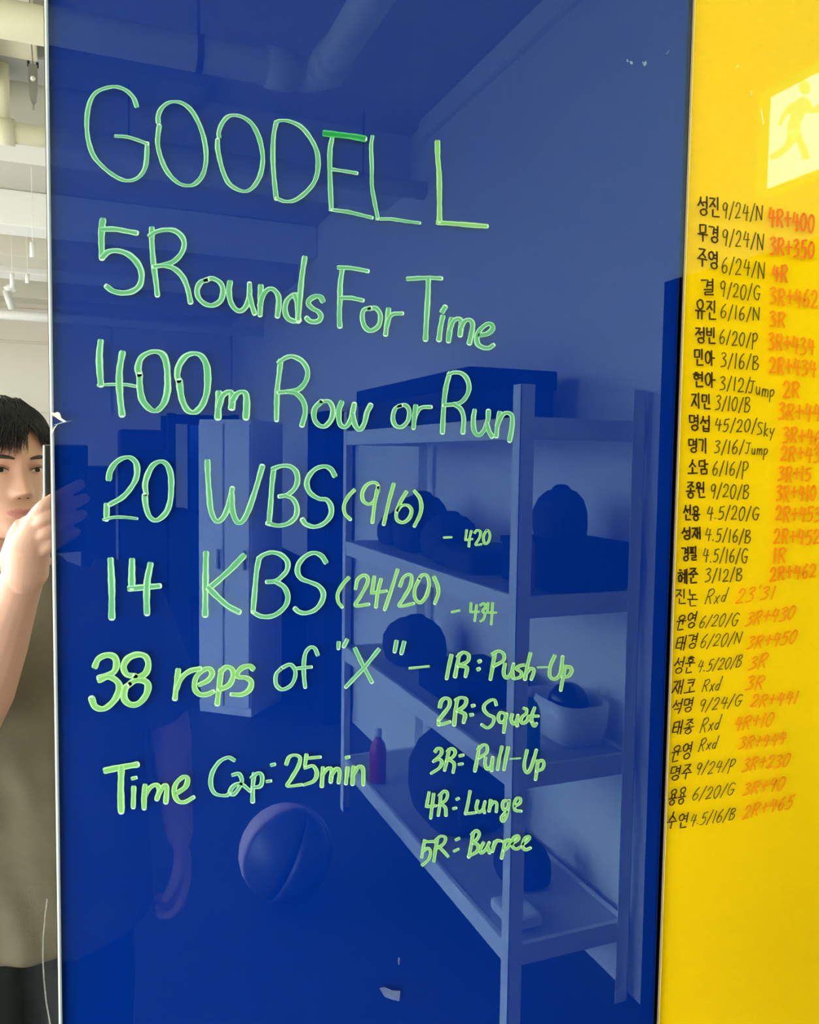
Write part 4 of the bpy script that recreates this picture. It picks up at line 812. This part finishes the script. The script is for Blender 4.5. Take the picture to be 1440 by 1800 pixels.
for i in range(NZ):
    z = -.119+(.2315)*i/(NZ-1); w, f, bk = interp(HT, z, 1), interp(HT, z, 2), interp(HT, z, 3); ring = []
    for k in range(110):
        a = 2*math.pi*k/110; c, s = math.cos(a), math.sin(a); yc = -.005
        x = w*math.copysign(abs(c)**(2/2.15), c); 
        y = yc+((f-yc) if s > 0 else (yc-bk))*math.copysign(abs(s)**(2/2.15), s)
        if s > 0: y += face(x, z)*min(1, s*1.6)
        ring.append(hloc(x, y, z))
    rings.append(ring)
body.loft(rings)
for sx in (-1, 1):            # ears
    rot = Matrix.Rotation(YAW, 3, 'Z')@Matrix.Rotation(sx*-.35, 3, 'Z'); body.ball(hloc(sx*.074, -.012, -.016), .006, .016, .031, 12, 10, rot)
def limb(pts, rad, n=18, flat=1.0, side=None): body.tube(pts, rad, n, flat=flat, side=side, round_end=True)
NB = Vector((PX, -1.055, 1.335))
limb([NB, hloc(0, -.035, -.125), hloc(0, -.03, -.07)], [.062, .056, .054])
def ell(cx, cy, z, rx, ry, n=28, p=2.4):
    return [(cx+rx*math.copysign(abs(math.cos(a))**(2/p), math.cos(a)), cy+ry*math.copysign(abs(math.sin(a))**(2/p), math.sin(a)), z) for a in [2*math.pi*k/n for k in range(n)]]
body.loft([ell(PX, -1.05, z, rx, ry) for z, rx, ry in ((.76, .10, .08), (.80, .155, .105), (.88, .165, .112), (.98, .145, .10), (1.08, .145, .105), (1.18, .165, .11), (1.27, .175, .105), (1.325, .15, .08), (1.365, .085, .06), (1.385, .05, .05))])
SL, SR = Vector((-.275, -1.045, 1.305)), Vector((.085, -1.055, 1.305))
EL = refl(-52, 1275, .80); WRI = ph(-.058, -.172, -.050)
ER, WRR = Vector((.155, -1.06, 1.075)), Vector((.172, -1.00, .845))
limb([SL+Vector((.05, 0, .0)), SL, (SL+EL)/2+Vector((-.01, -.01, 0)), EL], [.056, .056, .047, .043])
d = (WRI-EL)
limb([EL, EL+d*.22, EL+d*.55, EL+d*.85, WRI], [.042, .046, .040, .031, .028])
limb([SR+Vector((-.05, 0, 0)), SR, (SR+ER)/2, ER], [.056, .056, .045, .040])
d = (WRR-ER)
limb([ER, ER+d*.25, ER+d*.6, WRR], [.039, .042, .034, .026])
# legs
for sx in (-1, 1):
    hx = PX+sx*.085
    limb([(hx, -1.05, .82), (hx+sx*.01, -1.045, .60), (hx+sx*.015, -1.04, .44), (hx+sx*.02, -1.06, .28), (hx+sx*.02, -1.065, .10)], [.085, .07, .054, .052, .038])
    limb([(hx+sx*.02, -1.08, .05), (hx+sx*.025, -1.0, .045), (hx+sx*.03, -.90, .035)], [.038, .038, .030])
# left hand round the phone
def finger(P, r): body.tube(catmull(P, 4), [r[0]+(r[1]-r[0])*i/((len(P)-1)*4) for i in range((len(P)-1)*4+1)], 12, round_end=True)
limb([WRI, ph(-.060, -.145, -.044), ph(-.058, -.112, -.036)], [.028, .030, .024], flat=.75, side=(1, 0, 0))
limb([ph(-.055, -.155, -.042), ph(-.056, -.130, -.032), ph(-.056, -.100, -.028)], [.020, .023, .016])
limb([ph(-.058, -.168, -.036), ph(-.060, -.128, -.020), ph(-.050, -.088, -.011)], [.028, .027, .015])
for P in ([(-.056, -.094, -.026), (-.054, -.078, -.005), (-.047, -.066, .006), (-.026, -.053, .007), (-.002, -.041, .0055)],
          [(-.058, -.108, -.026), (-.055, -.095, -.003), (-.046, -.084, .0075), (-.024, -.072, .0075), (.004, -.060, .0055)],
          [(-.057, -.123, -.024), (-.054, -.113, -.003), (-.045, -.104, .0075), (-.024, -.093, .0075), (.001, -.082, .0055)],
          [(-.054, -.137, -.022), (-.051, -.131, -.003), (-.042, -.123, .006), (-.026, -.114, .006), (-.008, -.106, .0045)]):
    finger([ph(*p) for p in P], (.0096, .0076))
finger([ph(-.050, -.145, -.046), ph(-.052, -.120, -.040), ph(-.046, -.094, -.029), ph(-.032, -.068, -.0235)], (.0120, .0085))
# right hand hanging, fingers loosely curled
hw = WRR
limb([hw, hw+Vector((.004, .008, -.045)), hw+Vector((.004, .012, -.082))], [.026, .034, .032], flat=.5, side=(0, 1, 0))
for k, (dy, L) in enumerate(((.030, .062), (.011, .070), (-.008, .066), (-.026, .052))):
    b0 = hw+Vector((.004, .012+dy, -.088)); finger([b0+Vector((0, -dy*.2, .02)), b0, b0+Vector((-.008, -dy*.05, -L*.45)), b0+Vector((-.026, -dy*.1, -L*.75)), b0+Vector((-.044, -dy*.12, -L*.70))], (.0098, .0078))
finger([hw+Vector((0, .022, -.02)), hw+Vector((-.008, .044, -.048)), hw+Vector((-.020, .050, -.078)), hw+Vector((-.030, .044, -.098))], (.0125, .009))

def remesh(mb, name, m, vox, smooth_it=2, parent=None, disp=None):
    o = mesh_obj(name, mb.v, mb.f, m)
    bm = bmesh.new(); bm.from_mesh(o.data); bmesh.ops.recalc_face_normals(bm, faces=bm.faces); bm.to_mesh(o.data); bm.free()
    md = o.modifiers.new('r', 'REMESH'); md.mode = 'VOXEL'; md.voxel_size = vox; md.use_smooth_shade = True
    if smooth_it: sm_ = o.modifiers.new('s', 'SMOOTH'); sm_.factor = .5; sm_.iterations = smooth_it
    dg = bpy.context.evaluated_depsgraph_get(); me = bpy.data.meshes.new_from_object(o.evaluated_get(dg)); o.modifiers.clear()
    old = o.data; o.data = me; bpy.data.meshes.remove(old); me.name = name
    if not me.materials: me.materials.append(m)
    if disp:
        nr = [v.normal.copy() for v in me.vertices]; new = [v.co+disp(v.co, n) for v, n in zip(me.vertices, nr)]
        me.vertices.foreach_set('co', [c for v in new for c in v])
    me.polygons.foreach_set('use_smooth', [True]*len(me.polygons))
    if parent: local(parent, o)
    return o
person = empty('person', (PX, -1.04, 0), 'person in an olive brown t-shirt holding up a phone, seen in the mirror', 'person')
bo = remesh(body, 'body', M['skin'], .0024, 3, person)
# lips coloured on the body itself
bo.data.materials.append(M['lip'])
Ri = Matrix.Rotation(-YAW, 3, 'Z')
for p in bo.data.polygons:
    c = p.center
    if c.z < 1.50 and c.z > 1.45 and (c-HO).length < .14:
        l = Ri@(c-HO)
        if l.y > .06:
            x = abs(l.x); up = -.0640-.0015*G(l.x, .004)-x*x*9; lo = -.0825+x*x*17
            if x < .0225 and lo < l.z < up: p.material_index = 1
for sx in (-1, 1):
    # almond eye lying in the lid opening
    def ep(u, v, d=0.0):
        X = sx*.0315+u; Z = .0005+v; return surf(X, Z, d)
    N = 18; mb = MB(); up_, lo_ = [], []
    for i in range(N+1):
        t = -1+2*i/N; u = t*.0138; e = (1-abs(t)**2.2); tilt = .0012*t*sx
        up_.append((u, .0040*e+tilt)); lo_.append((u, -.0030*e+tilt))
    for i in range(N+1):
        for k in range(5):
            f_ = k/4; mb.v.append(tuple(ep(up_[i][0], up_[i][1]*(1-f_)+lo_[i][1]*f_, .0008+.0008*math.sin(math.pi*f_)*(1-abs(-1+2*i/N)**2))))
    for i in range(N):
        for k in range(4): a = i*5+k; mb.f.append((a, a+1, a+6, a+5))
    eo = local(person, mesh_obj('eye', mb.v, mb.f, M['eyew'], smooth=True))
    mb = MB(); cx = -.0010
    for j in range(5):
        for k in range(20):
            a = 2*math.pi*k/20; rr = .0050*j/4; u = cx+rr*math.cos(a); v = rr*math.sin(a); v = max(-.0030, min(.0034, v+.0003)); mb.v.append(tuple(ep(u, v, .0024)))
    for j in range(4):
        for k in range(20): a = j*20+k; c_ = j*20+(k+1) % 20; mb.f.append((a, c_, c_+20, a+20))
    ir = mesh_obj('iris', mb.v, mb.f, M['iris'], smooth=True); ir.parent = eo; ir.matrix_parent_inverse = eo.matrix_parent_inverse.copy() if False else Matrix.Identity(4)
    mb = MB(); mb.tube([ep(u, v+.0006, .0022) for u, v in up_], [.0004+.0007*math.sin(math.pi*i/N) for i in range(N+1)], 6); o = mb.build('eyelashes', M['hair'], None, True); o.parent = eo
    mb = MB(); mb.tube([ep(u*1.05, v*.9+.0052-.001*abs(u/.014), .0003) for u, v in up_], [.0005]*(N+1), 6); local(person, mb.build('eyelid_fold', mat('lid_fold_skin', srgb(176, 124, 104), .6), None, True))
    mb = MB(); mb.tube([surf(sx*.0315+t*.018, .0205+.0025*(1-t*t)+.001*t*sx, .0006) for t in [-1+.2*k for k in range(11)]], [.0012+.0020*math.sin(math.pi*(k+.6)/11.2) for k in range(11)], 8, flat=.4, side=(0, 0, 1)); local(person, mb.build('eyebrow', M['brow'], None, True))
# nostrils
for sx in (-1, 1):
    q = MB(); q.ball(surf(sx*.0072, -.0462, -.0012), .0030, .0022, .0017, 10, 8); local(person, q.build('nostril', mat('nostril_shade', (.06, .02, .015, 1), .8), None, True))
# hair: cap under many tapered locks
hair = MB(); rings = []
for i in range(26):
    t = i/25*1.62; ring = []
    for k in range(44):
        a = 2*math.pi*k/44; fr = math.sin(a)
        tt = t*(1.02 if fr < 0 else 1.02-.42*fr)
        n_ = 1+.03*noise.noise(Vector((a*3, t*6, 0)))
        ring.append(hloc(.081*n_*math.sin(tt)*math.cos(a), -.012+.100*n_*math.sin(tt)*math.sin(a), .012+.111*n_*math.cos(tt)))
    rings.append(ring)
hair.loft(rings)
rh = random.Random(3)
def lock(pts, r0):
    C = catmull([hloc(*p) for p in pts], 4); n = len(C); hair.tube(C, [r0*(.55+.45*math.sin(math.pi*min(1, (i+1)/(n*.6))*.5))*(1-(i/(n-1))**2.2)+.00025 for i in range(n)], 5, flat=.45)
def shell(a, t, k=1.0): return (.083*k*math.sin(t)*math.cos(a), -.012+.103*k*math.sin(t)*math.sin(a), .012+.115*k*math.cos(t))
for i in range(420):      # sides, back and crown
    a = rh.uniform(-math.pi-.35, .35); t0 = rh.uniform(.05, .9); t1 = rh.uniform(1.45, 1.95) if math.sin(a) < -.2 else rh.uniform(1.35, 1.62)
    a1 = a+rh.uniform(-.2, .2); k = rh.uniform(.99, 1.035)
    lock([shell(a+(a1-a)*f, t0+(t1-t0)*f, k+.02*math.sin(f*3)) for f in (0, .33, .66, 1)], rh.uniform(.002, .0042))
for i in range(330):      # fringe sweeping from the crown to both sides of the forehead
    x0 = rh.uniform(-.03, .045); side = rh.random()
    if side < .62: xe = rh.uniform(-.072, .006); ze = .033-.10*max(0, -xe-.045)-rh.uniform(-.012, .012)+.35*max(0, xe+.01)
    else: xe = rh.uniform(.034, .078); ze = .050-.75*max(0, xe-.035)+rh.uniform(-.012, .010)
    p0 = (x0*.5, .02+rh.uniform(-.03, .02), .122+rh.uniform(-.004, .003))
    w = interp(HT, min(.11, ze), 1)
    def front(x, z, d):
        w_, f_ = interp(HT, z, 1)+.006, interp(HT, z, 2); return -.005+(f_+.005)*max(0, 1-(min(abs(x), w_*.999)/w_)**2.3)**.5+d
    m1 = (x0*.7+xe*.3, front(x0*.7+xe*.3, .092, .014), .100); m2 = (x0*.25+xe*.75, front(x0*.25+xe*.75, .068, .013+rh.uniform(-.002, .003)), .070)
    e = (xe, front(xe, max(-.05, ze), .007+rh.uniform(-.002, .003)), ze)
    if side < .62 and rh.random() < .5: e = (e[0]-.006, e[1], e[2]-.002)
    lock([p0, m1, m2, e], rh.uniform(.0010, .0032))
for i in range(60):       # fine stray hairs
    a = rh.uniform(math.pi*1.05, 1.8*math.pi); t = rh.uniform(.2, 1.1); lock([shell(a, t, 1.0), shell(a+.25, t+.2, 1.06), shell(a+.5, t+.5, 1.05)], .0006)
local(person, hair.build('hair', M['hair'], None, True))
# t-shirt: loose body and half sleeves
tee = MB()
tee.loft([ell(PX+.0, -1.045, z, rx, ry, 36, 2.5) for z, rx, ry in ((.700, .215, .150), (.705, .222, .156), (.85, .218, .152), (1.0, .210, .146), (1.12, .208, .142), (1.22, .207, .134), (1.29, .195, .116), (1.335, .165, .094), (1.362, .115, .076), (1.378, .078, .066))])
def sleeve(sh, el, out, k, rr):
    e = sh+(el-sh)*k; P = catmull([sh+Vector((-out*.07, 0, .012)), sh+Vector((-out*.01, 0, .0)), sh+(el-sh)*k*.35, sh+(el-sh)*k*.7, e], 4)
    tee.tube(P+[e+(e-sh).normalized()*.004], [rr[0]+(rr[1]-rr[0])*i/(len(P)-1) for i in range(len(P))]+[rr[1]*.97], 24)
    tee.ball(sh+Vector((-out*.005, 0, -.002)), rr[0]*.99, n=20, m=14)
sleeve(SR, ER, 1, .98, (.066, .074))
sleeve(SL, EL, -1, .72, (.066, .074))
def folds(co, n):
    z = co.z; amp = .0075*min(1, max(0, (1.34-z)/.12))
    v = Vector((co.x*9+z*3.2, co.y*6, z*2.3-co.x*3)); f = noise.noise(v)+.5*noise.noise(v*2.3+Vector((5, 1, 2)))
    g = math.sin((co.x*34+z*9)+2.2*noise.noise(Vector((co.x*5, co.y*5, z*4))))
    return n*(amp*f*1.5+amp*.45*g*abs(noise.noise(v*.7))*2)
te = remesh(tee, 't_shirt', M['tee'], .0060, 3, person, folds)
col = MB(); col.tube([(PX+.068*math.cos(a), -1.043+.062*math.sin(a), 1.378-.010*math.sin(a)) for a in [2*math.pi*k/32 for k in range(33)]], .007, 8, cap=False); local(person, col.build('collar', M['tee'], None, True))
tr = MB()
tr.loft([ell(PX, -1.05, z, rx, ry) for z, rx, ry in ((.66, .10, .08), (.72, .185, .125), (.85, .175, .122), (.90, .168, .117))])
for sx in (-1, 1):
    hx = PX+sx*.082
    tr.tube([(hx, -1.05, .80), (hx+sx*.012, -1.045, .60), (hx+sx*.018, -1.04, .44), (hx+sx*.022, -1.05, .28), (hx+sx*.022, -1.055, .12), (hx+sx*.022, -1.055, .10)], [.108, .098, .084, .074, .066, .062], 24)
remesh(tr, 'trousers', M['pants'], .008, 3, person, lambda co, n: n*.006*noise.noise(Vector((co.x*10, co.y*8, co.z*7))))
for sx in (-1, 1):
    hx = PX+sx*.11
    q = MB(); q.loft([[(hx+sx*.004+w*math.cos(a), yc+l*math.sin(a), z) for a in [2*math.pi*k/24 for k in range(24)]] for z, w, l, yc in ((.022, .048, .135, -.975), (.05, .049, .136, -.975), (.075, .046, .115, -.995), (.10, .044, .075, -1.035), (.125, .046, .055, -1.055))])
    sh = local(person, q.build('shoe', M['shoe'], None, True))
    q = MB(); q.loft([[(hx+sx*.004+w*math.cos(a), -.975+l*math.sin(a), z) for a in [2*math.pi*k/24 for k in range(24)]] for z, w, l in ((.001, .048, .134), (.004, .051, .139), (.020, .051, .139), (.022, .048, .135))])
    o = q.build('sole', M['sole'], None, True); o.parent = sh
